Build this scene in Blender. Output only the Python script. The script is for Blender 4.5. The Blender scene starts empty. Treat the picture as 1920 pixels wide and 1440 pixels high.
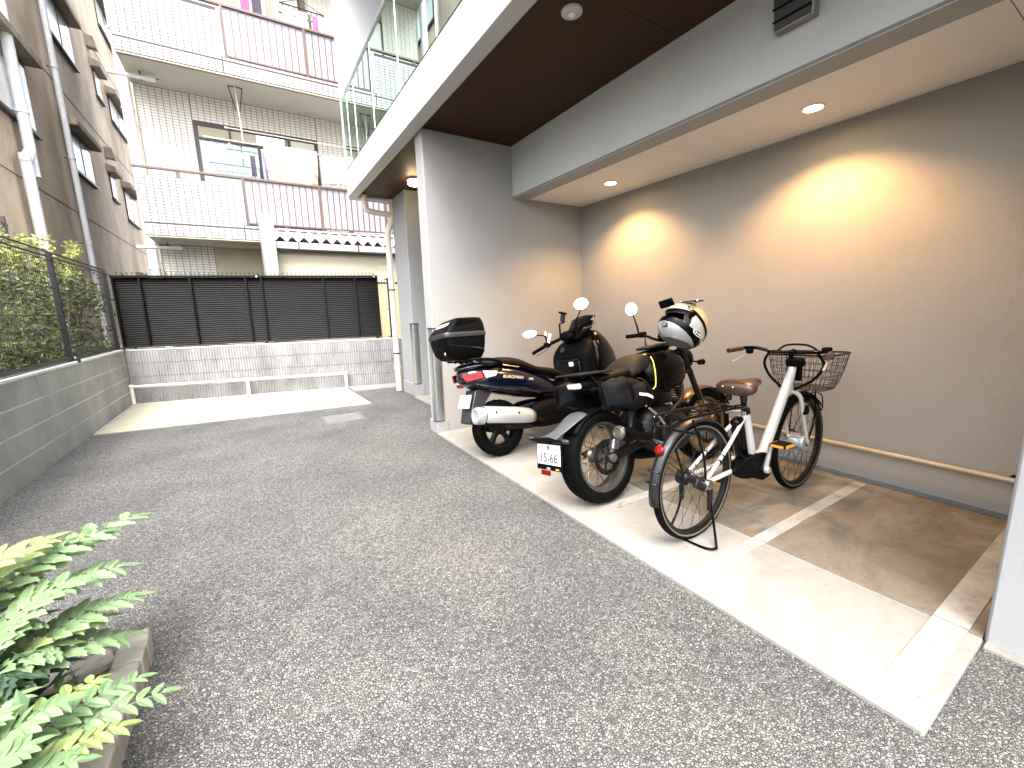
import bpy, bmesh, math, random
from math import sin, cos, pi, radians, sqrt, atan2, hypot
from mathutils import Vector, Matrix, Euler
random.seed(11)
scene = bpy.context.scene
COL = scene.collection

# ------------------------------------------------------------------ camera
cam_d = bpy.data.cameras.new('camera')
cam_d.sensor_fit = 'HORIZONTAL'; cam_d.sensor_width = 36; cam_d.lens = 14.7305
cam_d.clip_start = 0.02; cam_d.clip_end = 500
cam = bpy.data.objects.new('camera', cam_d); COL.objects.link(cam)
cr_ = Vector((0.84902, -0.52767, -0.02695)); cu_ = Vector((0.11443, 0.13384, 0.98437)); cf_ = Vector((0.51582, 0.83884, -0.17402))
m3 = Matrix((cr_, cu_, -cf_)).transposed()
cam.matrix_world = Matrix.Translation((-1.5458, -0.2551, 1.271)) @ m3.to_4x4()
scene.camera = cam

# ------------------------------------------------------------------ sky, sun, exposure
SUN_DIR = Vector((-0.24, -0.42, 0.87)).normalized()
world = bpy.data.worlds.new('World'); scene.world = world; world.use_nodes = True
wn = world.node_tree.nodes; wl = world.node_tree.links
sky = wn.new('ShaderNodeTexSky'); sky.sky_type = 'NISHITA'; sky.sun_disc = False
sky.sun_elevation = math.asin(SUN_DIR.z); sky.sun_rotation = atan2(SUN_DIR.x, SUN_DIR.y)
sky.air_density = 1.0; sky.dust_density = 4.0; sky.ozone_density = 1.0
hs = wn.new('ShaderNodeHueSaturation'); hs.inputs['Saturation'].default_value = 0.3
wl.new(sky.outputs[0], hs.inputs['Color']); wl.new(hs.outputs[0], wn['Background'].inputs[0])
wn['Background'].inputs[1].default_value = 0.15
sd = bpy.data.lights.new('sun', 'SUN'); sd.energy = 1.1; sd.angle = radians(50); sd.color = (1, 0.97, 0.93)
sun = bpy.data.objects.new('sun', sd); COL.objects.link(sun)
sun.rotation_euler = SUN_DIR.to_track_quat('Z', 'Y').to_euler()
vs = scene.view_settings
vs.view_transform = 'Standard'; vs.look = 'None'; vs.gamma = 1; vs.exposure = 2.95; vs.use_curve_mapping = False
scene.cycles.use_denoising = True
scene.cycles.max_bounces = 8; scene.cycles.transparent_max_bounces = 12
scene.cycles.sample_clamp_indirect = 6

# ------------------------------------------------------------------ materials
def nodes_of(name):
    m = bpy.data.materials.new(name); m.use_nodes = True
    nt = m.node_tree; return m, nt, nt.nodes, nt.links, nt.nodes['Principled BSDF']
def N(ns, t, **k):
    n = ns.new(t)
    for a, b in k.items(): setattr(n, a, b)
    return n
def ramp(ns, stops):
    r = ns.new('ShaderNodeValToRGB'); e = r.color_ramp.elements
    while len(e) < len(stops): e.new(0.5)
    for i, (p, c) in enumerate(stops):
        e[i].position = p; e[i].color = (*c, 1) if len(c) == 3 else c
    return r
MC = {}
def mat(name, col, rough=.6, metal=0.0, var=.12, vs=6.0, bump=0.0, bs=80.0, coat=0.0, stretch=(1, 1, 1), spec=.5, trans=0.0, tint=None, space='world'):
    if name in MC: return MC[name]
    m, nt, ns, ln, b = nodes_of(name)
    if space == 'world': src = ns.new('ShaderNodeNewGeometry').outputs['Position']
    else: src = ns.new('ShaderNodeTexCoord').outputs['Object']
    mp = ns.new('ShaderNodeMapping'); mp.inputs['Scale'].default_value = stretch; ln.new(src, mp.inputs[0])
    nz = ns.new('ShaderNodeTexNoise'); nz.inputs['Scale'].default_value = vs; nz.inputs['Detail'].default_value = 6; nz.inputs['Roughness'].default_value = .62
    ln.new(mp.outputs[0], nz.inputs['Vector'])
    lo = tuple(max(0, c*(1-var)) for c in col); hi = tuple(min(1, c*(1+var)) for c in (tint or col))
    rp = ramp(ns, [(.3, lo), (.7, hi)]); ln.new(nz.outputs[0], rp.inputs[0]); ln.new(rp.outputs[0], b.inputs['Base Color'])
    rr = ns.new('ShaderNodeMapRange'); rr.inputs[3].default_value = max(.02, rough-.08); rr.inputs[4].default_value = min(1, rough+.08)
    ln.new(nz.outputs[0], rr.inputs[0]); ln.new(rr.outputs[0], b.inputs['Roughness'])
    b.inputs['Metallic'].default_value = metal; b.inputs['Coat Weight'].default_value = coat; b.inputs['Specular IOR Level'].default_value = spec
    b.inputs['Coat Roughness'].default_value = .05
    if bump:
        n2 = ns.new('ShaderNodeTexNoise'); n2.inputs['Scale'].default_value = bs; n2.inputs['Detail'].default_value = 4
        ln.new(src, n2.inputs['Vector'])
        bp = ns.new('ShaderNodeBump'); bp.inputs['Strength'].default_value = bump; bp.inputs['Distance'].default_value = .004
        ln.new(n2.outputs[0], bp.inputs['Height']); ln.new(bp.outputs[0], b.inputs['Normal'])
    if trans:
        b.inputs['Transmission Weight'].default_value = trans
    MC[name] = m; return m
def emis(name, col, s):
    m, nt, ns, ln, b = nodes_of(name); b.inputs['Base Color'].default_value = (*col, 1)
    b.inputs['Emission Color'].default_value = (*col, 1); b.inputs['Emission Strength'].default_value = s
    MC[name] = m; return m

def m_asphalt():
    m, nt, ns, ln, b = nodes_of('asphalt')
    pos = ns.new('ShaderNodeNewGeometry').outputs['Position']
    wn_ = N(ns, 'ShaderNodeTexNoise'); wn_.inputs['Scale'].default_value = 120; wn_.inputs['Detail'].default_value = 2; ln.new(pos, wn_.inputs['Vector'])
    wa = N(ns, 'ShaderNodeMixRGB', blend_type='LINEAR_LIGHT'); wa.inputs[0].default_value = .006; ln.new(pos, wa.inputs[1]); ln.new(wn_.outputs['Color'], wa.inputs[2])
    v = N(ns, 'ShaderNodeTexVoronoi'); v.inputs['Scale'].default_value = 104; v.inputs['Randomness'].default_value = 1; ln.new(wa.outputs[0], v.inputs['Vector'])
    ve = N(ns, 'ShaderNodeTexVoronoi', feature='DISTANCE_TO_EDGE'); ve.inputs['Scale'].default_value = 104; ln.new(wa.outputs[0], ve.inputs['Vector'])
    sp = ns.new('ShaderNodeSeparateColor'); ln.new(v.outputs['Color'], sp.inputs[0])
    stone = ramp(ns, [(0, (.08, .078, .076)), (.35, (.155, .151, .144)), (.75, (.215, .21, .199)), (1, (.27, .264, .248))]); ln.new(sp.outputs[0], stone.inputs[0])
    gap = ramp(ns, [(.0, (.06, .06, .06)), (.17, (1, 1, 1))]); ln.new(ve.outputs[0], gap.inputs[0])
    mx = N(ns, 'ShaderNodeMixRGB', blend_type='MULTIPLY'); mx.inputs[0].default_value = .9; ln.new(stone.outputs[0], mx.inputs[1]); ln.new(gap.outputs[0], mx.inputs[2])
    big = N(ns, 'ShaderNodeTexNoise'); big.inputs['Scale'].default_value = 1.6; big.inputs['Detail'].default_value = 5; ln.new(pos, big.inputs['Vector'])
    br = ramp(ns, [(.28, (.68, .68, .7)), (.5, (.95, .95, .95)), (.72, (1.18, 1.17, 1.14))]); ln.new(big.outputs[0], br.inputs[0])
    m2 = N(ns, 'ShaderNodeMixRGB', blend_type='MULTIPLY'); m2.inputs[0].default_value = 1; ln.new(mx.outputs[0], m2.inputs[1]); ln.new(br.outputs[0], m2.inputs[2])
    ln.new(m2.outputs[0], b.inputs['Base Color']); b.inputs['Roughness'].default_value = .78
    h = ramp(ns, [(0, (0, 0, 0)), (.3, (.8, .8, .8)), (.6, (1, 1, 1))]); ln.new(ve.outputs[0], h.inputs[0])
    ha = N(ns, 'ShaderNodeMath', operation='ADD'); ln.new(h.outputs[0], ha.inputs[0])
    hb = N(ns, 'ShaderNodeMath', operation='MULTIPLY'); hb.inputs[1].default_value = .9; ln.new(sp.outputs[1], hb.inputs[0]); ln.new(hb.outputs[0], ha.inputs[1])
    bp = ns.new('ShaderNodeBump'); bp.inputs['Strength'].default_value = 1.0; bp.inputs['Distance'].default_value = .009
    ln.new(ha.outputs[0], bp.inputs['Height']); ln.new(bp.outputs[0], b.inputs['Normal'])
    return m
def m_concrete(name, c1, c2, c3, rough=.75, stain=.5, sc=1.4):
    m, nt, ns, ln, b = nodes_of(name)
    pos = ns.new('ShaderNodeNewGeometry').outputs['Position']
    mp = ns.new('ShaderNodeMapping'); mp.inputs['Scale'].default_value = (1, 1.7, 1); mp.inputs['Rotation'].default_value = (0, 0, .5); ln.new(pos, mp.inputs[0])
    n1 = N(ns, 'ShaderNodeTexNoise'); n1.inputs['Scale'].default_value = sc; n1.inputs['Detail'].default_value = 9; n1.inputs['Roughness'].default_value = .66; n1.inputs['Distortion'].default_value = .8; ln.new(mp.outputs[0], n1.inputs['Vector'])
    r1 = ramp(ns, [(.3, c1), (.52, c2), (.72, c3)]); ln.new(n1.outputs[0], r1.inputs[0])
    n2 = N(ns, 'ShaderNodeTexNoise'); n2.inputs['Scale'].default_value = 38; n2.inputs['Detail'].default_value = 8; ln.new(pos, n2.inputs['Vector'])
    r2 = ramp(ns, [(.28, (1-stain*.5,)*3), (.4, (1-stain*.12,)*3), (.7, (1.03, 1.03, 1.03))]); ln.new(n2.outputs[0], r2.inputs[0])
    mx = N(ns, 'ShaderNodeMixRGB', blend_type='MULTIPLY'); mx.inputs[0].default_value = 1; ln.new(r1.outputs[0], mx.inputs[1]); ln.new(r2.outputs[0], mx.inputs[2])
    ln.new(mx.outputs[0], b.inputs['Base Color']); b.inputs['Roughness'].default_value = rough
    bp = ns.new('ShaderNodeBump'); bp.inputs['Strength'].default_value = .25; bp.inputs['Distance'].default_value = .003; ln.new(n2.outputs[0], bp.inputs['Height']); ln.new(bp.outputs[0], b.inputs['Normal'])
    return m
def m_streak(name, base, dark, sx=3.0, sz=.35, lo=.4, hi=.62, fine=60, bump=.3, rough=.85, light=None):
    """weathered wall: dirt runs down in vertical streaks"""
    m, nt, ns, ln, b = nodes_of(name)
    pos = ns.new('ShaderNodeNewGeometry').outputs['Position']
    mp = ns.new('ShaderNodeMapping'); mp.inputs['Scale'].default_value = (sx, sx, sz); ln.new(pos, mp.inputs[0])
    n1 = N(ns, 'ShaderNodeTexNoise'); n1.inputs['Scale'].default_value = 1; n1.inputs['Detail'].default_value = 8; n1.inputs['Roughness'].default_value = .62; ln.new(mp.outputs[0], n1.inputs['Vector'])
    r1 = ramp(ns, [(lo, dark), (hi, base), (.8, light or tuple(min(1, c*1.12) for c in base))]); ln.new(n1.outputs[0], r1.inputs[0])
    n2 = N(ns, 'ShaderNodeTexNoise'); n2.inputs['Scale'].default_value = fine; n2.inputs['Detail'].default_value = 5; ln.new(pos, n2.inputs['Vector'])
    r2 = ramp(ns, [(.3, (.82,)*3), (.7, (1.1,)*3)]); ln.new(n2.outputs[0], r2.inputs[0])
    mx = N(ns, 'ShaderNodeMixRGB', blend_type='MULTIPLY'); mx.inputs[0].default_value = 1; ln.new(r1.outputs[0], mx.inputs[1]); ln.new(r2.outputs[0], mx.inputs[2])
    ln.new(mx.outputs[0], b.inputs['Base Color']); b.inputs['Roughness'].default_value = rough
    bp = ns.new('ShaderNodeBump'); bp.inputs['Strength'].default_value = bump; bp.inputs['Distance'].default_value = .006; ln.new(n2.outputs[0], bp.inputs['Height']); ln.new(bp.outputs[0], b.inputs['Normal'])
    return m
def m_leaf(name, c1, c2, c3, trans=.35, rough=.45):
    m, nt, ns, ln, b = nodes_of(name)
    pos = ns.new('ShaderNodeNewGeometry')
    n1 = N(ns, 'ShaderNodeTexNoise'); n1.inputs['Scale'].default_value = 9; n1.inputs['Detail'].default_value = 3; ln.new(pos.outputs['Position'], n1.inputs['Vector'])
    ad = N(ns, 'ShaderNodeMath', operation='MULTIPLY_ADD'); ad.inputs[1].default_value = .55; ln.new(pos.outputs['Random Per Island'], ad.inputs[0])
    h = N(ns, 'ShaderNodeMath', operation='MULTIPLY'); h.inputs[1].default_value = .55; ln.new(n1.outputs[0], h.inputs[0]); ln.new(h.outputs[0], ad.inputs[2])
    r = ramp(ns, [(.15, c1), (.5, c2), (.85, c3)]); ln.new(ad.outputs[0], r.inputs[0]); ln.new(r.outputs[0], b.inputs['Base Color'])
    b.inputs['Roughness'].default_value = rough
    tr = ns.new('ShaderNodeBsdfTranslucent'); ln.new(r.outputs[0], tr.inputs[0])
    mx = ns.new('ShaderNodeMixShader'); mx.inputs[0].default_value = trans
    ln.new(b.outputs[0], mx.inputs[1]); ln.new(tr.outputs[0], mx.inputs[2]); ln.new(mx.outputs[0], ns['Material Output'].inputs[0])
    return m
def m_glass(name, col, refl_rough=.02, mixw=.25, gcol=(.95, .97, .97)):
    """thin pane: see-through tinted body under a mirror-like surface"""
    m, nt, ns, ln, b = nodes_of(name); ns.remove(b)
    tr = ns.new('ShaderNodeBsdfTransparent'); tr.inputs[0].default_value = (*col, 1)
    gl = ns.new('ShaderNodeBsdfGlossy'); gl.inputs['Roughness'].default_value = refl_rough; gl.inputs[0].default_value = (*gcol, 1)
    fr = ns.new('ShaderNodeFresnel'); fr.inputs[0].default_value = 1.5
    ad = N(ns, 'ShaderNodeMath', operation='ADD', use_clamp=True); ad.inputs[1].default_value = mixw; ln.new(fr.outputs[0], ad.inputs[0])
    mx = ns.new('ShaderNodeMixShader'); ln.new(ad.outputs[0], mx.inputs[0]); ln.new(tr.outputs[0], mx.inputs[1]); ln.new(gl.outputs[0], mx.inputs[2])
    ln.new(mx.outputs[0], ns['Material Output'].inputs[0]); return m

ASPHALT = m_asphalt()
CONC_L = m_concrete('apron_concrete', (.145, .137, .118), (.185, .178, .158), (.205, .199, .181), stain=.35, sc=2.2)
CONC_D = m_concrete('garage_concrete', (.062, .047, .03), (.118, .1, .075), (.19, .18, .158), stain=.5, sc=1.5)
CONC_Y = m_concrete('pad_concrete', (.24, .215, .155), (.28, .255, .195), (.31, .285, .23), stain=.3, sc=2)
def m_lines():
    """white road paint, chipped and worn through to the concrete in spots"""
    m, nt, ns, ln, b = nodes_of('line_paint')
    pos = ns.new('ShaderNodeNewGeometry').outputs['Position']
    n1 = N(ns, 'ShaderNodeTexNoise'); n1.inputs['Scale'].default_value = 34; n1.inputs['Detail'].default_value = 8; n1.inputs['Roughness'].default_value = .7; ln.new(pos, n1.inputs['Vector'])
    n2 = N(ns, 'ShaderNodeTexNoise'); n2.inputs['Scale'].default_value = 5; n2.inputs['Detail'].default_value = 4; ln.new(pos, n2.inputs['Vector'])
    ad = N(ns, 'ShaderNodeMath', operation='ADD'); ln.new(n1.outputs[0], ad.inputs[0]); ln.new(n2.outputs[0], ad.inputs[1])
    r = ramp(ns, [(.36, (.11, .097, .078)), (.42, (.2, .19, .17)), (.6, (.275, .268, .248))]); mu = N(ns, 'ShaderNodeMath', operation='MULTIPLY'); mu.inputs[1].default_value = .5
    ln.new(ad.outputs[0], mu.inputs[0]); ln.new(mu.outputs[0], r.inputs[0]); ln.new(r.outputs[0], b.inputs['Base Color']); b.inputs['Roughness'].default_value = .75
    return m
PAINTLINE = m_lines()
WALL = mat('lamp_warmed_wall_paint', (.24, .222, .198), .8, var=.07, vs=1.6, bump=.55, bs=260)  # shared grey paint with the lamps' warmth tinted into it
ENDP = mat('end_wall_lit_paint', (.25, .246, .238), .8, var=.06, vs=1.6, bump=.5, bs=260)  # copy of the wall paint, toned for the brighter light on this wall
BEAMP = mat('bounce_lit_wall_paint', (.32, .325, .305), .8, var=.05, vs=2, bump=.4, bs=260)  # same paint again, lightened in place of light bounced off the apron
PILLARW = mat('skylit_wall_paint', (.215, .218, .22), .8, var=.05, vs=2.5, bump=.4, bs=260)  # same wall paint, neutral copy balanced for skylight on the pillars
FASCIA = mat('fascia_paint', (.4, .405, .41), .55, var=.04, vs=2, bump=.12, bs=200)
SOFFIT = mat('soffit_brown', (.036, .0155, .0055), .6, spec=.2, var=.12, vs=3, bump=.1, bs=150)
CEIL = mat('ceiling_board', (.76, .72, .65), .85, var=.03, vs=3, bump=.25, bs=300)
GLASSB = m_glass('balcony_glass', (.74, .9, .85), .012, .42, (.84, 1, .95))
ALU = mat('brushed_aluminium', (.55, .56, .57), .35, 1.0, var=.08, vs=30)
STEEL = mat('dark_steel', (.012, .012, .0125), .42, .7, var=.15, vs=25)
DARKM = mat('black_metal', (.004, .004, .004), .45, 0, var=.2, vs=20, spec=.4)
MESHB = mat('mesh_black', (.0028, .003, .003), .5, 0, var=.2, vs=10)
LOUV = mat('louvre_charcoal', (.0022, .0022, .002), .5, 0, var=.18, vs=4, spec=.16)
PIPEB = mat('beige_pipe', (.5, .46, .38), .5, var=.1, vs=5)
PIPEW = mat('white_pipe', (.68, .69, .7), .5, var=.08, vs=3)
RAILY = mat('cream_rail', (.62, .57, .46), .5, var=.1, vs=8)
BRASS = mat('tan_pipe', (.3, .24, .165), .4, .0, var=.15, vs=9, coat=.2)
RIBBED = m_streak('ribbed_block', (.235, .232, .228), (.135, .133, .13), 4, 1.6, .32, .6, 70, .5)
SMOOTHB = m_streak('smooth_block', (.25, .25, .228), (.165, .166, .15), 2.2, 1.8, .3, .6, 60, .4)
MORTAR = mat('mortar', (.46, .45, .42), .9, var=.15, vs=20, bump=.4)
MORTARD = mat('dark_mortar', (.12, .12, .115), .9, var=.2, vs=20, bump=.4)
STUCCO = m_streak('brown_stucco', (.68, .55, .4), (.37, .285, .205), .55, .35, .34, .6, 28, .8, light=(.76, .64, .48))
HOODM = m_streak('hood_concrete', (.36, .3, .24), (.22, .18, .15), 4, 1.5, .35, .6, 50, .3)
FROST = mat('frosted_pane', (.62, .62, .55), .25, var=.05, vs=2, coat=.3)
DARKBROWN = mat('brown_frame', (.05, .036, .03), .45, var=.15, vs=8)
TILE = mat('white_tile', (.35, .342, .357), .28, var=.06, vs=14, spec=.5)
TILEI = mat('bounce_lit_tile', (.78, .74, .67), .35, var=.06, vs=14)  # tile raised and creamed to carry sun bounce on the shaded inner wall
GROUTI = mat('lifted_tan_grout', (.2, .165, .13), .9, var=.15, vs=10)  # tan grout, lightened along with the bounce-lit tile
GROUT = mat('grout', (.055, .049, .046), .9, var=.15, vs=10)
CREAM = mat('cream_render', (.5, .45, .34), .85, var=.06, vs=3, bump=.3, bs=90)
SLABU = mat('slab_underside', (.5, .485, .43), .85, var=.05, vs=2, bump=.2, bs=100)
RAILBR = mat('brown_rail', (.1, .06, .045), .4, var=.1, vs=9, coat=.1)
PANELW = mat('white_panel', (.32, .31, .365), .35, var=.03, vs=2)
CURT = mat('pale_curtain', (.5, .54, .5), .9, var=.12, vs=9, stretch=(6, 6, .3))
WINGL = m_glass('window_glass', (.85, .9, .88), .02, .04)
ROOFW = mat('corrugated_white', (.66, .66, .66), .5, var=.12, vs=5)
YELLOWP = mat('yellow_panel', (.62, .5, .24), .7, var=.1, vs=4, stretch=(8, 8, .5))
LEAFH = m_leaf('hedge_leaf', (.01, .019, .007), (.055, .082, .027), (.23, .25, .085), .3, .4)
LEAFT = m_leaf('hedge_lit_tip_leaf', (.11, .14, .03), (.24, .26, .07), (.42, .42, .15))  # tip leaves paler and yellower: light on the hedge top put into colour
BARK = mat('bark', (.09, .07, .05), .9, var=.3, vs=20, bump=.6, bs=60)
LEAFM = m_leaf('spiny_leaf', (.06, .115, .05), (.12, .2, .09), (.2, .28, .14), .32, .4)
LEAFY = m_leaf('young_leaf', (.12, .18, .055), (.19, .26, .085), (.28, .33, .13), .35, .4)
LEAFD = m_leaf('shaded_leaf', (.012, .03, .014), (.022, .05, .024), (.04, .075, .04), .2, .35)  # dark greens painting the shade inside and below the plants
SOIL = m_concrete('soil', (.05, .035, .02), (.1, .075, .045), (.2, .15, .09), .95, .8, 14)
KERB = m_concrete('kerb_stone', (.2, .185, .155), (.28, .262, .225), (.36, .345, .305), .85, .6, 5)
RUBBER = mat('rubber', (.0014, .0014, .0014), .75, spec=.06, var=.2, vs=30, bump=.3, bs=150, space='obj')
RUBT = mat('tan_sidewall', (.075, .058, .034), .7, var=.15, vs=20, space='obj')
CHROME = mat('chrome', (.7, .7, .7), .15, 1.0, var=.05, vs=20)
SILVER = mat('silver_paint', (.36, .36, .36), .32, .55, var=.05, vs=10, coat=.3)
RIMG = mat('grey_rim', (.12, .114, .1), .38, .8, var=.1, vs=20)
BLUE = mat('dark_blue_paint', (.0008, .0014, .0065), .2, 0, var=.1, vs=5, coat=.6)
PLAST = mat('black_plastic', (.0012, .0012, .0014), .55, spec=.06, var=.2, vs=25, bump=.15, bs=300)
GLOSSB = mat('gloss_black', (.0009, .0009, .001), .22, spec=.15, var=.1, vs=10, coat=.04)
GREYP = mat('grey_plastic', (.013, .0135, .015), .45, var=.12, vs=14)
EXTG = mat('grey_fender', (.045, .048, .052), .45, var=.15, vs=20)
SEATB = mat('brown_seat', (.006, .0044, .0034), .6, spec=.12, var=.12, vs=18, bump=.3, bs=220)
SEATM = mat('taupe_seat', (.0145, .0108, .0084), .6, spec=.12, var=.1, vs=18, bump=.3, bs=240)
LEATHER = mat('brown_leather', (.034, .0115, .006), .38, var=.12, vs=16, bump=.12, bs=160, coat=.15)
GOLD = mat('bronze_rim', (.2, .125, .045), .35, .8, var=.12, vs=14)
COPPER = mat('copper_fender', (.08, .038, .015), .35, .3, var=.1, vs=8, coat=.4)
REDL = mat('red_lens', (.11, .001, .0015), .25, var=.05, coat=.0, spec=.2)
CLEARL = mat('clear_lens', (.62, .56, .5), .1, .2, var=.25, vs=60, coat=.6)
ORANGE = mat('amber_reflector', (.45, .19, .02), .25, var=.1, coat=.3)
PLATEW = mat('plate_white', (.38, .38, .385), .4, var=.03)
INK = mat('ink', (.015, .022, .018), .6, var=.05)
INKG = mat('grey_ink', (.25, .25, .25), .6, var=.05)
WHITEP = mat('white_paint', (.34, .334, .32), .28, var=.04, vs=6, coat=.5)
WHITEPL = mat('white_plastic', (.78, .78, .76), .4, var=.03)
YELLOWL = mat('yellow_piping', (.72, .66, .08), .5, var=.05)
BAGB = mat('bag_fabric', (.0022, .0026, .003), .6, spec=.12, var=.25, vs=12, bump=.25, bs=260)
CREAMH = mat('helmet_cream', (.36, .29, .18), .2, var=.04, vs=6, coat=.8)
MIRR = mat('mirror', (.93, .93, .93), .02, 1.0, var=.0)
CLOTHB = mat('beige_cloth', (.4, .32, .23), .9, var=.05, vs=6)
CLOTHW = mat('white_cloth', (.6, .6, .6), .9, var=.03, vs=6)
CLOTHL = mat('lavender_cloth', (.24, .25, .46), .9, var=.05, vs=6)
CLOTHK = mat('dark_cloth', (.06, .05, .07), .9, var=.3, vs=30)
CLOTHP = mat('pink_cloth', (.5, .09, .2), .9, var=.1, vs=10)
CLOTHG = mat('grey_cloth', (.25, .24, .21), .9, var=.1, vs=8)
PINKPL = mat('pink_plastic', (.7, .3, .28), .5, var=.1)
LAMPW = emis('downlight_glow', (1.0, .74, .38), 30)
LAMPS = emis('soffit_lamp_glow', (1.0, .76, .42), 9)

# ------------------------------------------------------------------ mesh builder
def wmat(o):
    m = o.matrix_basis.copy()
    while o.parent: o = o.parent; m = o.matrix_basis @ m
    return m
def fin(o, parent=None, kind=None):
    COL.objects.link(o)
    if parent is not None: o.parent = parent
    if kind: o['kind'] = kind
    return o
def cr(pts, k=6, closed=False):
    """Catmull-Rom through points"""
    P = [Vector(p) for p in pts]; n = len(P); out = []
    rng = range(n if closed else n-1)
    for i in rng:
        p0 = P[(i-1) % n] if closed or i > 0 else P[0]*2-P[1]
        p1 = P[i]; p2 = P[(i+1) % n]; p3 = P[(i+2) % n] if closed or i < n-2 else P[-1]*2-P[-2]
        for j in range(k):
            t = j/k
            out.append(.5*((2*p1)+(p2-p0)*t+(2*p0-5*p1+4*p2-p3)*t*t+(3*p1-p0-3*p2+p3)*t**3))
    if not closed: out.append(P[-1])
    return out
class MB:
    def __init__(s): s.v = []; s.f = []; s.x = None
    def add(s, vs, fs):
        o = len(s.v); s.v += [tuple(s.x @ Vector(p)) for p in vs] if s.x else [tuple(p) for p in vs]; s.f += [tuple(i+o for i in f) for f in fs]; return s
    def box(s, x0, x1, y0, y1, z0, z1):
        return s.add([(x0,y0,z0),(x1,y0,z0),(x1,y1,z0),(x0,y1,z0),(x0,y0,z1),(x1,y0,z1),(x1,y1,z1),(x0,y1,z1)],
              [(0,3,2,1),(4,5,6,7),(0,1,5,4),(1,2,6,5),(2,3,7,6),(3,0,4,7)])
    def obox(s, c, size, rot=None):
        R = rot.to_3x3() if rot is not None else Matrix.Identity(3); c = Vector(c); a, b_, d = (q/2 for q in size)
        P = [c+R @ Vector(p) for p in [(-a,-b_,-d),(a,-b_,-d),(a,b_,-d),(-a,b_,-d),(-a,-b_,d),(a,-b_,d),(a,b_,d),(-a,b_,d)]]
        return s.add(P, [(0,3,2,1),(4,5,6,7),(0,1,5,4),(1,2,6,5),(2,3,7,6),(3,0,4,7)])
    def bar(s, p, q, w, h, up=(0,0,1)):
        """straight bar of rectangular section"""
        p = Vector(p); q = Vector(q); d = (q-p).normalized(); u = Vector(up)
        if abs(d.dot(u)) > .98: u = Vector((1,0,0))
        sd_ = d.cross(u).normalized()*(w/2); u2 = sd_.cross(d).normalized()*(h/2)
        P = [p-sd_-u2, p+sd_-u2, p+sd_+u2, p-sd_+u2, q-sd_-u2, q+sd_-u2, q+sd_+u2, q-sd_+u2]
        return s.add(P, [(0,1,2,3),(7,6,5,4),(0,4,5,1),(1,5,6,2),(2,6,7,3),(3,7,4,0)])
    def tube(s, pts, r, n=8, closed=False, caps=True, flat=None):
        P = [Vector(p) for p in pts]; m = len(P); rs = r if isinstance(r, (list, tuple)) else [r]*m
        vs_ = []; t0 = None; u = None
        for i in range(m):
            a = P[(i-1) % m] if closed or i > 0 else P[0]; c = P[(i+1) % m] if closed or i < m-1 else P[-1]
            t = (c-a).normalized()
            if u is None:
                up = Vector((0,0,1)) if abs(t.z) < .9 else Vector((1,0,0)); u = t.cross(up).normalized()
            else:
                u = (u-t*u.dot(t)); u = u.normalized() if u.length > 1e-6 else t.orthogonal().normalized()
            w = t.cross(u)
            for k in range(n):
                a_ = 2*pi*k/n; vs_.append(P[i]+(u*cos(a_)+w*sin(a_)*(flat or 1))*rs[i])
        fs = []
        for i in range(m if closed else m-1):
            for k in range(n):
                a = i*n+k; b_ = i*n+(k+1) % n; c = ((i+1) % m)*n+(k+1) % n; d = ((i+1) % m)*n+k; fs.append((a, b_, c, d))
        if caps and not closed: fs += [tuple(range(n-1,-1,-1)), tuple((m-1)*n+k for k in range(n))]
        return s.add(vs_, fs)
    def lathe(s, prof, o, axis, n=32, a0=0, a1=2*pi, ref=None):
        """profile [(along, radius)] spun round the axis through o"""
        o = Vector(o); ax = Vector(axis).normalized(); u = Vector(ref) if ref else ax.orthogonal(); u = (u-ax*u.dot(ax)).normalized(); w = ax.cross(u)
        full = abs(a1-a0-2*pi) < 1e-6; kk = n if full else n+1; vs_ = []; fs = []
        for (h, r) in prof:
            for k in range(kk):
                a = a0+(a1-a0)*k/n; vs_.append(o+ax*h+(u*cos(a)+w*sin(a))*r)
        for i in range(len(prof)-1):
            for k in range(n):
                k2 = (k+1) % kk; fs.append((i*kk+k, i*kk+k2, (i+1)*kk+k2, (i+1)*kk+k))
        if full:
            if prof[0][1] > 1e-4: fs.append(tuple(range(n-1,-1,-1)))
            if prof[-1][1] > 1e-4: fs.append(tuple((len(prof)-1)*n+k for k in range(n)))
        return s.add(vs_, fs)
    def torus(s, c, axis, R, prof, n=48):
        """closed profile [(axial, radius offset)] swept round a circle of radius R"""
        c = Vector(c); ax = Vector(axis).normalized(); u = ax.orthogonal().normalized(); w = ax.cross(u); m = len(prof); vs_ = []; fs = []
        for k in range(n):
            a = 2*pi*k/n; d = u*cos(a)+w*sin(a)
            for (h, q) in prof: vs_.append(c+ax*h+d*(R+q))
        for k in range(n):
            for j in range(m):
                fs.append((k*m+j, k*m+(j+1) % m, ((k+1) % n)*m+(j+1) % m, ((k+1) % n)*m+j))
        return s.add(vs_, fs)
    def rings(s, rr, caps=True):
        n = len(rr[0]); vs_ = [p for r in rr for p in r]; fs = []
        for i in range(len(rr)-1):
            for k in range(n): fs.append((i*n+k, i*n+(k+1) % n, (i+1)*n+(k+1) % n, (i+1)*n+k))
        if caps: fs += [tuple(range(n-1,-1,-1)), tuple((len(rr)-1)*n+k for k in range(n))]
        return s.add(vs_, fs)
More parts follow.
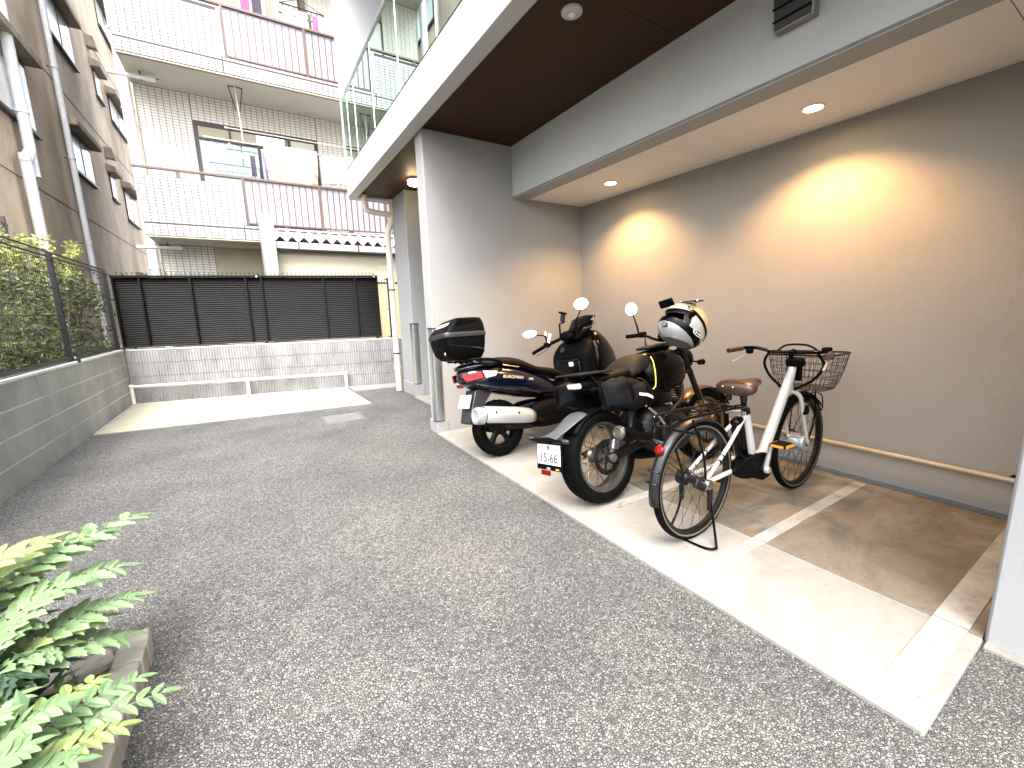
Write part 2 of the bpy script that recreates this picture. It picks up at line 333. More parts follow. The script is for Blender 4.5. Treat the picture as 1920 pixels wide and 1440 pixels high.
    def loftx(s, st, n=20, yo=0):
        """stations (x, z_bottom, z_top, half_width, squareness)"""
        rr = []
        for (x, zb, zt, hw, e) in st:
            zc = (zb+zt)/2; hh = (zt-zb)/2; r = []
            for k in range(n):
                a = 2*pi*(k+.5)/n; c_, s_ = cos(a), sin(a)
                r.append((x, yo+hw*math.copysign(abs(c_)**(2/e), c_), zc+hh*math.copysign(abs(s_)**(2/e), s_)))
            rr.append(r)
        return s.rings(rr)
    def loftz(s, st, n=24, yo=0):
        """stations (z, x0, x1, half_width, squareness)"""
        rr = []
        for (z, x0, x1, hw, e) in st:
            xc = (x0+x1)/2; hx = (x1-x0)/2; r = []
            for k in range(n):
                a = 2*pi*(k+.5)/n; c_, s_ = cos(a), sin(a)
                r.append((xc+hx*math.copysign(abs(c_)**(2/e), c_), yo+hw*math.copysign(abs(s_)**(2/e), s_), z))
            rr.append(r)
        return s.rings(rr)
    def patch(s, pts, off):
        """polygon plate with thickness vector"""
        P = [Vector(p) for p in pts]; o = Vector(off); n = len(P)
        return s.add(P+[p+o for p in P], [tuple(range(n)), tuple(range(2*n-1, n-1, -1))]+[(i, n+i, n+(i+1) % n, (i+1) % n) for i in range(n)])
    def sheet(s, grid, th=None):
        nu = len(grid); nv = len(grid[0]); vs_ = [p for r in grid for p in r]
        return s.add(vs_, [(i*nv+j, i*nv+j+1, (i+1)*nv+j+1, (i+1)*nv+j) for i in range(nu-1) for j in range(nv-1)])
    def mesh(s, name, m, smooth=True, fix=True):
        me = bpy.data.meshes.new(name); me.from_pydata(s.v, [], s.f)
        if fix:
            bm = bmesh.new(); bm.from_mesh(me); bmesh.ops.recalc_face_normals(bm, faces=bm.faces); bm.to_mesh(me); bm.free()
        me.materials.append(m)
        if smooth:
            me.polygons.foreach_set('use_smooth', [True]*len(me.polygons)); me.set_sharp_from_angle(angle=radians(38))
        me.update(); return me
    def build(s, name, m, parent=None, smooth=True, bevel=0, world=False, kind=None, sub=0, solid=0, fix=True):
        if world and parent is not None:
            iv = wmat(parent).inverted(); s.v = [tuple(iv @ Vector(p)) for p in s.v]
        o = bpy.data.objects.new(name, s.mesh(name, m, smooth, fix))
        fin(o, parent, kind)
        if solid: md = o.modifiers.new('solid', 'SOLIDIFY'); md.thickness = solid; md.offset = 0
        if bevel: md = o.modifiers.new('bevel', 'BEVEL'); md.width = bevel; md.segments = 2; md.limit_method = 'ANGLE'; md.angle_limit = radians(40)
        if sub: md = o.modifiers.new('sub', 'SUBSURF'); md.levels = sub; md.render_levels = sub
        return o
def B_(x0, x1, y0, y1, z0, z1): return MB().box(x0, x1, y0, y1, z0, z1)
def tag(o, label, cat, group=None):
    o['label'] = label; o['category'] = cat
    if group: o['group'] = group
    return o
def thing(name, label, cat, loc=(0,0,0), rot=(0,0,0), group=None):
    o = bpy.data.objects.new(name, None); o.empty_display_size = .1; COL.objects.link(o)
    o.location = loc; o.rotation_euler = rot; return tag(o, label, cat, group)
def struct(o): o['kind'] = 'structure'; return o
def inst(name, me, parent, loc=(0,0,0), rot=None, scale=None):
    o = bpy.data.objects.new(name, me); COL.objects.link(o); o.parent = parent; o.location = loc
    if rot is not None: o.rotation_euler = rot
    if scale: o.scale = scale
    return o
def text(name, body, size, m, parent, M, depth=.0006, squash=1.0):
    c = bpy.data.curves.new(name, 'FONT'); c.body = body; c.size = size; c.align_x = 'CENTER'; c.align_y = 'CENTER'; c.extrude = depth
    t = bpy.data.objects.new(name, c); COL.objects.link(t)
    dg = bpy.context.evaluated_depsgraph_get(); me = bpy.data.meshes.new_from_object(t.evaluated_get(dg))
    bpy.data.objects.remove(t); bpy.data.curves.remove(c); me.materials.clear(); me.materials.append(m)
    o = bpy.data.objects.new(name, me); fin(o, parent); o.matrix_basis = M @ Matrix.Diagonal((squash, 1, 1, 1)); return o
def frame_m(o, xdir, ydir):
    """matrix whose local x, y lie along the given directions, at o"""
    x = Vector(xdir).normalized(); y = Vector(ydir); y = (y-x*x.dot(y)).normalized(); z = x.cross(y)
    m = Matrix((x, y, z)).transposed().to_4x4(); m.translation = Vector(o); return m
# ================================================================== SETTING
def flat(name, pts, z, m, th=.0):
    mb = MB()
    if th: mb.patch([(x, y, z) for x, y in pts], (0, 0, -th))
    else: mb.add([(x, y, z) for x, y in pts], [tuple(range(len(pts)))])
    return mb
struct(flat('a', [(-60,-60),(60,-60),(60,60),(-60,60)], 0, ASPHALT).build('asphalt_ground', ASPHALT, smooth=False))
apron = struct(B_(0, .645, 0, 3.795, -.1, .02).build('concrete_apron', CONC_L, bevel=.008))
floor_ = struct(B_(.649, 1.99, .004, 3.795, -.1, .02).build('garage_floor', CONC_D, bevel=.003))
for (yc, w, x0) in ((.09, .1, .13), (.817, .068, .16), (1.54, .068, .3), (2.265, .068, .3), (2.99, .068, .3)):
    MB().box(x0, .643, yc-w/2, yc+w/2, .0205, .0235).build('painted_line', PAINTLINE, apron, smooth=False)
    MB().box(.651, 1.93, yc-w/2, yc+w/2, .0205, .0235).build('painted_line', PAINTLINE, floor_, smooth=False)
MB().box(.2, .33, .43, .47, .0205, .0235).build('painted_dash', PAINTLINE, apron, smooth=False)
struct(B_(.45, 2.0, 3.98, 5.825, -.1, .022).build('entrance_floor', CONC_L, bevel=.006))
struct(B_(.60, .66, -1.3, -.006, -.05, .012).build('wall_foot_strip', CONC_L, bevel=.004))
pad = struct(flat('p', [(-3.19,6.13),(-.186,5.82),(-.235,7.5),(-3.19,8.17)], .012, CONC_Y, .08).build('bicycle_pad', CONC_Y, bevel=.004))
for (xa, ya, xb, yb) in ((-2.34,6.07,-2.36,7.9),(-1.64,6.0,-1.66,7.74),(-.92,5.93,-.9,7.57)):
    MB().bar((xa,ya,.0135),(xb,yb,.0135), .05, .003).build('painted_line', PAINTLINE, pad, smooth=False)
MB().bar((-3.17,6.16,.0135),(-3.17,8.1,.0135), .04, .003).build('painted_line', PAINTLINE, pad, smooth=False)
struct(flat('s', [(-.18,7.0),(.52,6.9),(.64,7.32),(-.2,7.49)], .016, CONC_L, .08).build('gravel_strip', CONC_L, bevel=.004))

# ------------------------------------------------------------------ the building with the open garage
bld = thing('apartment_building', 'grey rendered building on the right with open garage bay and glass balcony', 'building', (1.5, 1.5, 0))
def bp(name, m, *b, bevel=.004): return B_(*b).build(name, m, bld, world=True, bevel=bevel)
bp('back_wall', WALL, 1.994, 2.25, -1.2, 3.80, 0, 3.2)
MB().box(1.982, 1.994, .0, 3.795, .0205, .045).build('floor_joint_shadow', MORTARD, bld, world=True, smooth=False)  # dark strip painting the joint shadow along the wall foot
ew = bp('end_wall', ENDP, .02, 2.25, 3.80, 3.985, .0, 2.9748, bevel=.012)
bp('plinth', PILLARW, .008, .14, 3.788, 4.0, .0, .135, bevel=.006)
bp('right_pillar', PILLARW, .648, 2.25, -1.2, 0, 0, 2.9748, bevel=.01)
beam = bp('beam', BEAMP, 1.019, 1.192, -1.2, 3.799, 2.447, 2.9748, bevel=.003)
MB().box(1.0145, 1.019, -1.2, 3.799, 2.452, 2.466).build('drip_groove', MORTARD, beam, world=True, smooth=False)
for (a, b_) in ((-1.2, .313), (.317, 2.036), (2.04, 3.799)): bp('ceiling_panel', CEIL, 1.1925, 1.993, a, b_, 2.462, 2.475, bevel=.0015)
for (a, b_) in ((-3, 1.7325), (1.7355, 3.93), (3.933, 6.44)): bp('soffit_panel', SOFFIT, .012, 1.6, a, b_, 2.975, 2.995, bevel=.0012)
fas = []
for (a, b_) in ((-3, .998), (1.001, 3.998), (4.001, 6.47)): fas.append(bp('balcony_fascia', FASCIA, -.12, .0, a, b_, 2.945, 3.275, bevel=.006))
bp('balcony_end', FASCIA, .0005, 1.6, 6.44, 6.47, 2.945, 3.275)
bp('balcony_floor', FASCIA, .0005, 1.6, -3, 6.438, 2.996, 3.2)
bp('drip_edge', FASCIA, .0005, .012, -3, 6.438, 2.952, 2.9955, bevel=.002)
bp('upper_wall', FASCIA, 1.6, 2.25, -3, 6.44, 2.976, 9.0)
finw = bp('fin_wall', FASCIA, -.085, 2.25, 6.472, 6.62, 2.95, 9.0)
bp('upper_slab', FASCIA, -.12, 1.6, -3, 6.44, 5.95, 6.2)
bp('upper_soffit', FASCIA, -.05, 1.598, -3, 6.438, 5.93, 5.9495)
gy = [6.43, 6.13, 5.72, 4.88, 3.97, 3.05, 2.1, 1.1, .1, -.9, -1.9]
for a, b_ in zip(gy[1:], gy[:-1]):
    B_(-.098, -.088, a+.006, b_-.006, 3.30, 4.19).build('glass_panel', GLASSB, bld, world=True, smooth=False)
    B_(-.103, -.083, a-.006, a+.006, 3.28, 4.19).build('glass_clamp', ALU, bld, world=True, smooth=False)
MB().box(-.115, -.072, -3, 6.44, 4.191, 4.215).build('handrail', ALU, bld, world=True, bevel=.004)
MB().box(-.112, -.074, -3, 6.44, 3.2755, 3.30).build('glass_channel', STEEL, bld, world=True, bevel=.002)
# second end wall, farther along
e2 = bp('end_wall', PILLARW, .5, 2.25, 5.83, 6.438, 0, 2.9748, bevel=.01)
bp('plinth', PILLARW, .488, .62, 5.818, 6.45, 0, .2, bevel=.006)
# metal corner guards (recessed strip with dark cap)
def guard(x, y, z0, z1):
    g = MB()
    prof = [(x-.004, y+.09), (x-.004, y+.02), (x+.004, y-.002), (x+.02, y-.0075), (x+.085, y-.0075), (x+.085, y+.0), (x+.02, y), (x+.002, y+.09)]
    g.rings([[(a, b_, z0) for a, b_ in prof], [(a, b_, z1) for a, b_ in prof]])
    o = g.build('corner_guard', ALU, bld, world=True)
    B_(x-.008, x+.09, y-.012, y+.09, z1+.0005, z1+.012).build('guard_cap', STEEL, o, world=True, smooth=False)
    B_(x-.006, x+.088, y-.010, y+.09, z0-.006, z0-.0005).build('guard_foot', STEEL, o, world=True, smooth=False)
guard(.008, 3.795, .142, 1.1); guard(.49, 5.825, .21, 1.1)
# inside back of the second bay
bp('inner_wall', WALL, 1.7, 1.99, 3.99, 5.82, .023, 2.974)

# ------------------------------------------------------------------ lamps of the building
def downlight(x, y, z, label, group=None, power=26, lit=True):
    t = thing('downlight', label, 'downlight', (x, y, z), group=group)
    MB().lathe([(0,.062),(-.006,.062),(-.008,.054),(-.002,.047),(.03,.04),(.03,.062)], (0,0,0), (0,0,1), 28).build('trim_ring', CEIL if lit else FASCIA, t)
    MB().lathe([(-.0005,.0),(-.0005,.046),(.004,.046),(.004,0)], (0,0,0), (0,0,1), 24).build('lens', LAMPW, t)
    l = bpy.data.lights.new('downlight_bulb', 'SPOT'); l.energy = power; l.color = (1.0, .56, .22); l.spot_size = radians(132); l.spot_blend = .6; l.shadow_soft_size = .03
    lo = bpy.data.objects.new('downlight_bulb', l); COL.objects.link(lo); lo.parent = t; lo.location = (0, 0, -.014)
    return t
downlight(1.59, 1.174, 2.4615, 'lit downlight in the garage ceiling above the white bicycle')
downlight(1.59, 2.916, 2.4615, 'lit downlight in the garage ceiling nearest the end wall')
t = thing('ceiling_sensor', 'round white unlit disc on the dark brown soffit', 'ceiling light', (.255, 1.896, 2.975))
MB().lathe([(0,.062),(-.012,.062),(-.02,.05),(-.024,.0)], (0,0,0), (0,0,1), 28).build('cover', FASCIA, t)
MB().lathe([(-.0225,.018),(-.027,.016),(-.028,0)], (0,0,0), (0,0,1), 20).build('lens', CEIL, t)
t = thing('ceiling_lamp', 'small round lit lamp under the brown soffit behind the first wall', 'ceiling light', (.47, 5.3, 2.975))
MB().lathe([(0,.085),(-.03,.085),(-.03,.07)], (0,0,0), (0,0,1), 28).build('base_ring', FASCIA, t)
MB().lathe([(-.028,.08),(-.07,.078),(-.085,.06),(-.09,0)], (0,0,0), (0,0,1), 28).build('globe', LAMPS, t)
t = thing('vent_hood', 'dark metal vent hood on the beam at the top edge', 'vent', (1.019, 1.02, 2.66))
MB().rings([[(-.001,-.095,.3),(-.001,.095,.3),(-.001,.095,0),(-.001,-.095,0)], [(-.09,-.095,.28),(-.09,.095,.28),(-.055,.095,.0),(-.055,-.095,.0)]]).build('hood', mat('vent_grey', (.18,.17,.15), .6, var=.2, vs=12), t, smooth=False, bevel=.004)
MB().patch([(-.0555,-.085,.006),(-.0555,.085,.006),(-.086,.085,.2),(-.086,-.085,.2)], (-.006,0,.0)).build('louvre_mouth', DARKM, t, smooth=False)
for k in range(3):
    MB().bar((-.068-.008*k,-.088,.04+.055*k),(-.068-.008*k,.088,.04+.055*k), .03, .004).build('slat', STEEL, t, smooth=False)

# low tube rail along the garage back wall
t = thing('wall_rail', 'tan tubular wheel stop rail low along the garage back wall', 'rail', (1.95, 1.9, 0))
MB().tube([(0,-1.88,.262),(0,1.85,.262)], .017, 14).build('tube', BRASS, t)
for y in (-1.75, -.6, .55, 1.7):
    MB().tube([(.043,y,.262),(.012,y,.262)], .009, 10).lathe([(0,.028),(.006,.028)], (.037,y,.262), (1,0,0), 18).build('bracket', STEEL, t)

# beige rain pipe at the far corner of the building
t = thing('rain_pipe', 'beige rain pipe with elbow running down the far wall corner', 'drain pipe', (.42, 6.47, 0))
MB().tube([(0,0,.02),(0,0,2.42)], .045, 18).build('pipe', PIPEB, t)
MB().tube(cr([(0,0,2.4),(.005,0,2.5),(.07,-.03,2.68),(.08,-.04,2.78),(.08,-.04,2.965)], 6), .047, 16).build('elbow', PIPEB, t)
MB().tube(cr([(.07,-.05,2.75),(-.1,-.08,2.745),(-.3,-.13,2.76),(-.345,-.14,2.82),(-.345,-.14,2.965)], 6), .04, 16).build('branch_pipe', PIPEB, t)
MB().tube(cr([(.07,-.06,2.9),(-.14,-.09,2.9),(-.32,-.13,2.9)],3), .008, 8).build('strap_rod', PIPEB, t)
for z in (.38, 2.38): MB().lathe([(0,.0455),(0,.051),(.05,.051),(.05,.0455)], (0,0,z), (0,0,1), 20).build('coupling', PIPEB, t)
for z in (.62, 1.62):
    MB().lathe([(0,.0455),(0,.049),(.02,.049),(.02,.0455)], (0,0,z), (0,0,1), 18).bar((.04,0,z+.01),(.14,-.02,z+.01), .02, .006).build('bracket', STEEL, t)

# drain grate
GRATE = mat('galvanised_grate', (.2, .2, .2), .5, .3, var=.15, vs=20)
t = thing('drain_grate', 'steel slot drain grate set in the asphalt before the pale pad', 'grate', (-.68, 5.18, 0), (0, 0, -.02))
MB().box(-.235,.235,-.215,-.19,0,.006).box(-.235,.235,.19,.215,0,.006).box(-.235,-.215,-.19,.19,0,.006).box(.215,.235,-.19,.19,0,.006).build('frame', ALU, t, smooth=False)
MB().box(-.2149,.2149,-.1899,.1899,.0005,.002).build('pit', DARKM, t, smooth=False)
for k in range(6):
    y = -.16+.064*k; MB().box(-.214,.214,y-.015,y+.015,.0025,.0075).build('bar', GRATE, t, smooth=False)

# ------------------------------------------------------------------ block walls
WA = Vector((-3.215, 8.235, 0)); WANG = atan2(-.88, 3.87)
def ribbed_mesh(L, H, name, n):
    mb = MB(); top = []; k = 0; prof = []
    for i in range(n):
        a = L*i/n; w = L/n
        prof += [(a+w*.08, -.003), (a+w*.2, -.012), (a+w*.8, -.012), (a+w*.92, -.003)]
    prof = [(0, .1), (0, -.003)]+prof[0:]+[(L, -.003), (L, .1)]
    mb.rings([[(x, y, 0) for x, y in prof], [(x, y, H) for x, y in prof]])
    return mb.mesh(name, RIBBED, smooth=False)
wall = thing('ribbed_block_wall', 'low grey ribbed concrete block wall under the dark louvre fence', 'wall', WA, (0, 0, WANG))
BH, BL, G = .198, .386, .007
mFull = ribbed_mesh(BL, BH, 'block', 10); mHalf = ribbed_mesh(BL/2-G/2, BH, 'block', 5)
MB().box(-.02, 4.3, .004, .12, -.1, .816).build('mortar', MORTARD, wall, smooth=False)
for r in range(4):
    x = .02; z = .005+r*(BH+G); first = r % 2
    while x < 4.2:
        if first: inst('block', mHalf, wall, (x, 0, z)); x += BL/2-G/2+.0025; first = 0
        else: inst('block', mFull, wall, (x, 0, z)); x += BL+.0025
MB().box(-.02, 4.3, -.008, .125, .8165, .832).build('coping', MORTAR, wall, bevel=.003)
lw = thing('smooth_block_wall', 'low smooth grey concrete block wall along the left edge', 'wall', (-3.2, 8.2, 0))
MB().box(-.13, -.004, -8.6, .02, -.1, .818).build('mortar', MORTAR, lw, smooth=False)
mS = B_(-.12, 0, 0, .389, 0, .19).mesh('block', SMOOTHB, smooth=False)
mS2 = B_(-.12, 0, 0, .189, 0, .19).mesh('block', SMOOTHB, smooth=False)
for r in range(4):
    y = -8.4; z = .004+r*.205; first = r % 2
    while y < -.05:
        if first or y > -.35: o = inst('block', mS2, lw, (random.uniform(-.002, .002), y, z)); y += .1905; first = 0
        else: o = inst('block', mS, lw, (random.uniform(-.002, .002), y, z)); y += .3905
MB().box(-.14, .006, -8.6, .03, .8185, .845).build('coping', MORTAR, lw, bevel=.004)

# low cream railing before the ribbed wall
t = thing('low_railing', 'low cream tube railing on three posts before the ribbed wall', 'railing', WA+Vector((0, 0, 0)), (0, 0, WANG))
MB().tube([(.05,-.1,.275),(3.12,-.1,.262)], .02, 14).build('rail', RAILY, t)
for x, h in ((.06,.285),(1.6,.278),(3.1,.27)):
    p = MB().tube([(x,-.1,.0),(x,-.1,h)], .026, 14).build('post', RAILY, t)
    MB().lathe([(0,.032),(.012,.032),(.02,.02),(.022,0)], (x,-.1,h), (0,0,1), 16).build('cap', WHITEPL, p)

# ------------------------------------------------------------------ dark louvre fence
fe = thing('louvre_fence', 'long charcoal louvre fence standing on the ribbed block wall', 'fence', WA+Vector((0, 0, .832)), (0, 0, WANG))
FL, FH = 3.76, 1.07
slat = MB().obox((FL/2, 0, 0), (FL-.02, .005, .052), Matrix.Rotation(radians(-38), 3, 'X').to_4x4()).mesh('slat', LOUV, smooth=False)
for k in range(31): inst('slat', slat, fe, (0, .052, .065+k*.0325))
for i, x in enumerate((.02, .345, .985, 1.735, 1.955, 2.88, 3.385, FL-.01)):
    MB().box(x-.012, x+.012, .004, .026, .03, FH-.003).build('post', LOUV, fe, smooth=False)
MB().box(0, FL, .0, .07, FH-.002, FH+.028).build('top_rail', LOUV, fe, bevel=.003)
MB().box(0, FL, .026, .066, .028, .046).box(0, FL, .028, .064, .008, .014).build('bottom_rail', STEEL, fe, smooth=False)
MB().box(0, FL, .0685, .0725, .05, FH-.003).build('backing_sheet', LOUV, fe, smooth=False)
for x in (1.9, 3.7): MB().lathe([(0,.012),(-.006,.012),(-.008,0)], (x,.0,FH+.01), (0,1,0), 12).build('cap_clip', WHITEPL, fe)
# chain link behind it
cl = thing('chain_link_fence', 'chain link fence whose wire loops show above the louvre fence', 'fence', WA+Vector((.03, .12, .832)), (0, 0, WANG))
mb = MB(); P = .062; nz = 18
for i in range(int(3.76/P)):
    for sgn in (1, -1):
        pts = []
        for k in range(nz+1): pts.append((i*P+(P/2 if (k % 2 == (0 if sgn > 0 else 1)) else 0)+.02, .002*sgn, .06+k*(1.1)/nz))
        mb.tube(pts, .0028, 4, caps=False)
mb.build('wire', STEEL, cl, smooth=False, kind='stuff')
for x in (.1, 1.9, 3.7): MB().tube([(x,.02,0),(x,.02,1.12)], .017, 10).build('post', STEEL, cl)

# light mesh fence stub to the right of the louvre
sf = thing('mesh_fence_stub', 'short pale wire mesh fence with a black post beside the rain pipe', 'fence', WA+Vector((0, 0, .832)), (0, 0, WANG))
mb = MB()
for k in range(9): mb.tube([(3.8+k*.05,.07,.02),(3.8+k*.05,.07,1.25)], .0022, 5)
for k in range(11): mb.tube([(3.78,.075,.05+k*.12),(4.24,.075,.05+k*.12)], .0026, 5)
mb.build('wire_mesh', PIPEW, sf, kind='stuff')
MB().box(3.915,3.945,.03,.06,0,1.06).build('post', MESHB, sf, smooth=False)
for z, w in ((1.03,.11),(.52,.08),(.03,.13)): MB().box(3.93-w/2,3.93+w/2,.0605,.0665,z-.008,z+.008).build('clamp', MESHB, sf, smooth=False)
ys = thing('yellow_screen', 'yellow ribbed screen behind the short wire mesh fence', 'screen', (.85, 8.3, 0))
for k in range(8): MB().box(-.24+k*.06,-.185+k*.06,0,.02,.1,1.85).build('board', YELLOWP, ys, bevel=.004)
MB().box(-.26,.28,-.01,.03,1.851,1.88).build('top_rail', MESHB, ys, smooth=False)
for x in (-.25,.26): MB().box(x-.02,x+.02,.0205,.05,0,1.85).build('post', MESHB, ys, smooth=False)

# ------------------------------------------------------------------ black mesh fence on the left wall
mf = thing('black_mesh_fence', 'black wire mesh fence on the smooth block wall before the hedge', 'fence', (-3.26, 8.2, .845))
for y in (0, -2.0, -4.0, -6.0, -8.0):
    p = MB().box(-.022,.022,y-.022,y+.022,0,1.15).build('post', MESHB, mf, bevel=.003)
    MB().lathe([(0,.02),(.006,.02),(.008,0)], (.0,y,1.15), (0,0,1), 12).build('cap', MESHB, p)
    MB().lathe([(0,.014),(.006,.012),(.008,0)], (.03,y+.03,.035), (1,0,0), 12).build('bolt', WHITEPL, p)
    MB().box(-.03,.075,y-.03,y+.03,-.02,.03).build('foot', MESHB, p, bevel=.004)
mb = MB()
for k in range(8):
    z = .06+k*.145; mb.tube([(0,-8.5,z),(0,.02,z)], .0035, 6)
mb.build('horizontal_wire', STEEL, mf, kind='stuff')
mb = MB()
for k in range(170): mb.tube([(.004,-8.48+k*.05,.03),(.004,-8.48+k*.05,1.08)], .0014, 4, caps=False)
mb.build('vertical_wire', MESHB, mf, kind='stuff')
mb = MB()
for z, x in ((1.16,0),(1.09,.045)): mb.tube([(x,-8.5,z),(x,.02,z)], .009, 8)
mb.build('top_rail', MESHB, mf)
mb = MB()
for k in range(170):
    y = -8.48+k*.05; mb.tube([(.004,y,1.08),(.045,y,1.09),(0,y,1.16)], .0022, 4)
mb.build('top_lattice', MESHB, mf, kind='stuff')
MB().box(-.02,.03,-8.5,.02,.012,.046).build('bottom_rail', MESHB, mf, bevel=.003)

# ------------------------------------------------------------------ hedge shrubs behind it
def leaf_cloud(mb, n, fn, size):
    for _ in range(n):
        c, d = fn(); s = size*random.uniform(.6, 1.35)
        nrm = (Vector((random.gauss(0,1), random.gauss(0,1), random.gauss(.5,.8)))+d*.6).normalized(); u = nrm.orthogonal().normalized()
        a = random.uniform(0, 6.28); v = nrm.cross(u); u, v = u*cos(a)+v*sin(a), v*cos(a)-u*sin(a)
        mb.add([c-u*s, c-v*s*.42-nrm*s*.1, c+u*s, c+v*s*.42-nrm*s*.1], [(0,1,2),(0,2,3)])
def shrub(y, h, rx, ry, label, seed, tips):
    random.seed(seed)
    t = thing('hedge_shrub', label, 'shrub', (-3.72, y, 0), group='hedge shrubs behind the mesh fence')
    stems = MB()
    for k in range(5):
        bx, by = random.uniform(-.12,.12), random.uniform(-ry*.6,ry*.6)
        top = (bx*1.6+random.uniform(-.1,.1), by*1.3, h*random.uniform(.7,.93))
        stems.tube(cr([(bx,by,0),(bx+random.uniform(-.05,.05),by+random.uniform(-.06,.06),h*.4),top],4), [.022-.0016*i for i in range(9)], 6)
        for q in range(6):
            z = random.uniform(.3,.9)*h; f = z/h
            p0 = Vector((bx+(top[0]-bx)*f, by+(top[1]-by)*f, z)); stems.tube([p0, p0+Vector((random.uniform(-.3,.3), random.uniform(-.28,.28), random.uniform(.05,.3)))], [.007,.003], 5)
    stems.build('stem', BARK, t)
    clumps = [(Vector((random.uniform(-1,1)*rx*.75, random.uniform(-1,1)*ry*.85, h*random.uniform(.2,.95))), random.uniform(.14,.27)) for _ in range(30)]
    def f():
        c, r = random.choice(clumps)
        d = Vector((random.gauss(0,1), random.gauss(0,1), random.gauss(0,1))).normalized()
        return c+d*r*random.uniform(.55,1)**.5, d
    mb = MB(); leaf_cloud(mb, 2300, f, .032); mb.build('crown', LEAFH, t, smooth=False, fix=False)
    tipc = [(Vector((random.uniform(-1,1)*rx*.6, random.uniform(-1,1)*ry*.8, h*random.uniform(.93,1.02)+tips*random.random())), random.uniform(.06,.13)) for _ in range(9)]
    def g():
        c, r = random.choice(tipc); d = Vector((random.gauss(0,1), random.gauss(0,1), random.gauss(0,1.4))).normalized(); return c+d*r*random.random()**.4, d
    mb = MB(); leaf_cloud(mb, 620, g, .028); mb.build('light_topped_shoots', LEAFT, t, smooth=False, fix=False, kind='stuff')
shrub(4.6, 1.95, .34, .42, 'leafy green hedge shrub at the left edge of the photo', 3, .08)
shrub(5.35, 1.92, .34, .45, 'dense green hedge shrub just left of the middle fence post', 4, .1)
shrub(6.15, 1.96, .34, .45, 'green hedge shrub directly behind the middle mesh fence post', 5, .12)
shrub(6.95, 1.98, .34, .45, 'tall hedge shrub with yellow green shoots above the mesh fence', 6, .42)
shrub(7.75, 1.9, .34, .45, 'dark green hedge shrub in the last fence bay', 7, .16)
shrub(8.55, 2.0, .34, .45, 'hedge shrub at the corner whose shoots rise beside the louvre fence', 8, .38)
random.seed(21)
nf = thing('neighbour_fence', 'thin brown bar fence behind the hedge at the left edge', 'fence', (-4.12, 5, 0))
mb = MB()
for k in range(46): mb.tube([(0,-1.4+k*.1,.2),(0,-1.4+k*.1,2.62)], .005, 5)
mb.build('bars', DARKBROWN, nf, kind='stuff')
for z in (.3,2.25,2.55): MB().box(-.012,.012,-1.5,3.2,z-.012,z+.012).build('rail', DARKBROWN, nf, smooth=False)
for y in (-1.4,.9,3.1): MB().box(-.025,.025,y-.025,y+.025,0,2.65).build('post', DARKBROWN, nf, smooth=False)
# ================================================================== neighbouring buildings
lb = thing('stucco_building', 'weathered brown stucco apartment block rising behind the hedge on the left', 'building', (-4.4, 14, 0))
def lp(name, m, *b, bevel=0, parent=lb): return B_(*b).build(name, m, parent, world=True, bevel=bevel, smooth=False)
lp('wall', STUCCO, -9, -4.4, 7.6, 25, 0, 13)
for z in (3.58, 6.17, 8.8): lp('wall_seam', MORTARD, -4.4, -4.392, 7.6, 25, z, z+.014)
def lwin(y0, y1, z0, z1, nm=1, hood=True, proj=.24):
    w = lp('window', DARKBROWN, -4.4, -4.375, y0, y1, z0, z1)
    n = nm+1; d = (y1-y0-.05)/n
    for k in range(n):
        lp('pane', FROST, -4.3745, -4.365-.004*(k % 2), y0+.035+k*d, y0+.015+(k+1)*d, z0+.05, z1-.045, parent=w)
    MB().box(-4.4, -4.32, y0-.02, y1+.04, z0-.05, z0-.001).build('sill', DARKBROWN, w, world=True, smooth=False)
    for k in range(n-1): lp('mullion', DARKBROWN, -4.3745, -4.355, y0+.012+(k+1)*d, y0+.04+(k+1)*d, z0+.002, z1-.002, parent=w)
    for zz in (z0+.005, z1-.05): lp('frame_bar', DARKBROWN, -4.3745, -4.353, y0+.002, y1-.002, zz, zz+.045, parent=w)
    if hood:
        h = MB().rings([[(-4.401,y0-.12,z1+.03),(-4.401,y1+.12,z1+.03),(-4.401,y1+.12,z1+.25),(-4.401,y0-.12,z1+.25)],
                        [(-4.4+proj,y0-.12,z1+.03),(-4.4+proj,y1+.12,z1+.03),(-4.4+proj,y1+.12,z1+.17),(-4.4+proj,y0-.12,z1+.17)]])
        h.build('window_hood', HOODM, lb, world=True, smooth=False, bevel=.01)
lwin(12.95, 14.5, 4.54, 5.36); lwin(12.95, 14.7, 7.22, 8.15); lwin(12.95, 14.7, 9.9, 10.85)
lwin(16.2, 16.75, 4.65, 5.3, 0, True, .2); lwin(16.5, 17.05, 7.37, 8.05, 0, True, .2)
lwin(17.8, 19.3, 4.38, 5.28); lwin(17.9, 19.7, 7.25, 7.95); lwin(18.4, 20.0, 10.1, 10.9)
lwin(9.55, 11.1, 4.55, 5.7); lwin(17.8, 19.2, 1.7, 2.55)
for (y, z) in ((16.35, 5.74), (16.45, 8.54)):
    MB().rings([[(-4.4,y-.1,z),(-4.4,y+.1,z),(-4.4,y+.1,z+.28),(-4.4,y-.1,z+.28)], [(-4.2,y-.1,z-.03),(-4.2,y+.1,z-.03),(-4.24,y+.1,z+.27),(-4.24,y-.1,z+.27)]]).build('vent_cover', HOODM, lb, world=True, smooth=False, bevel=.01)
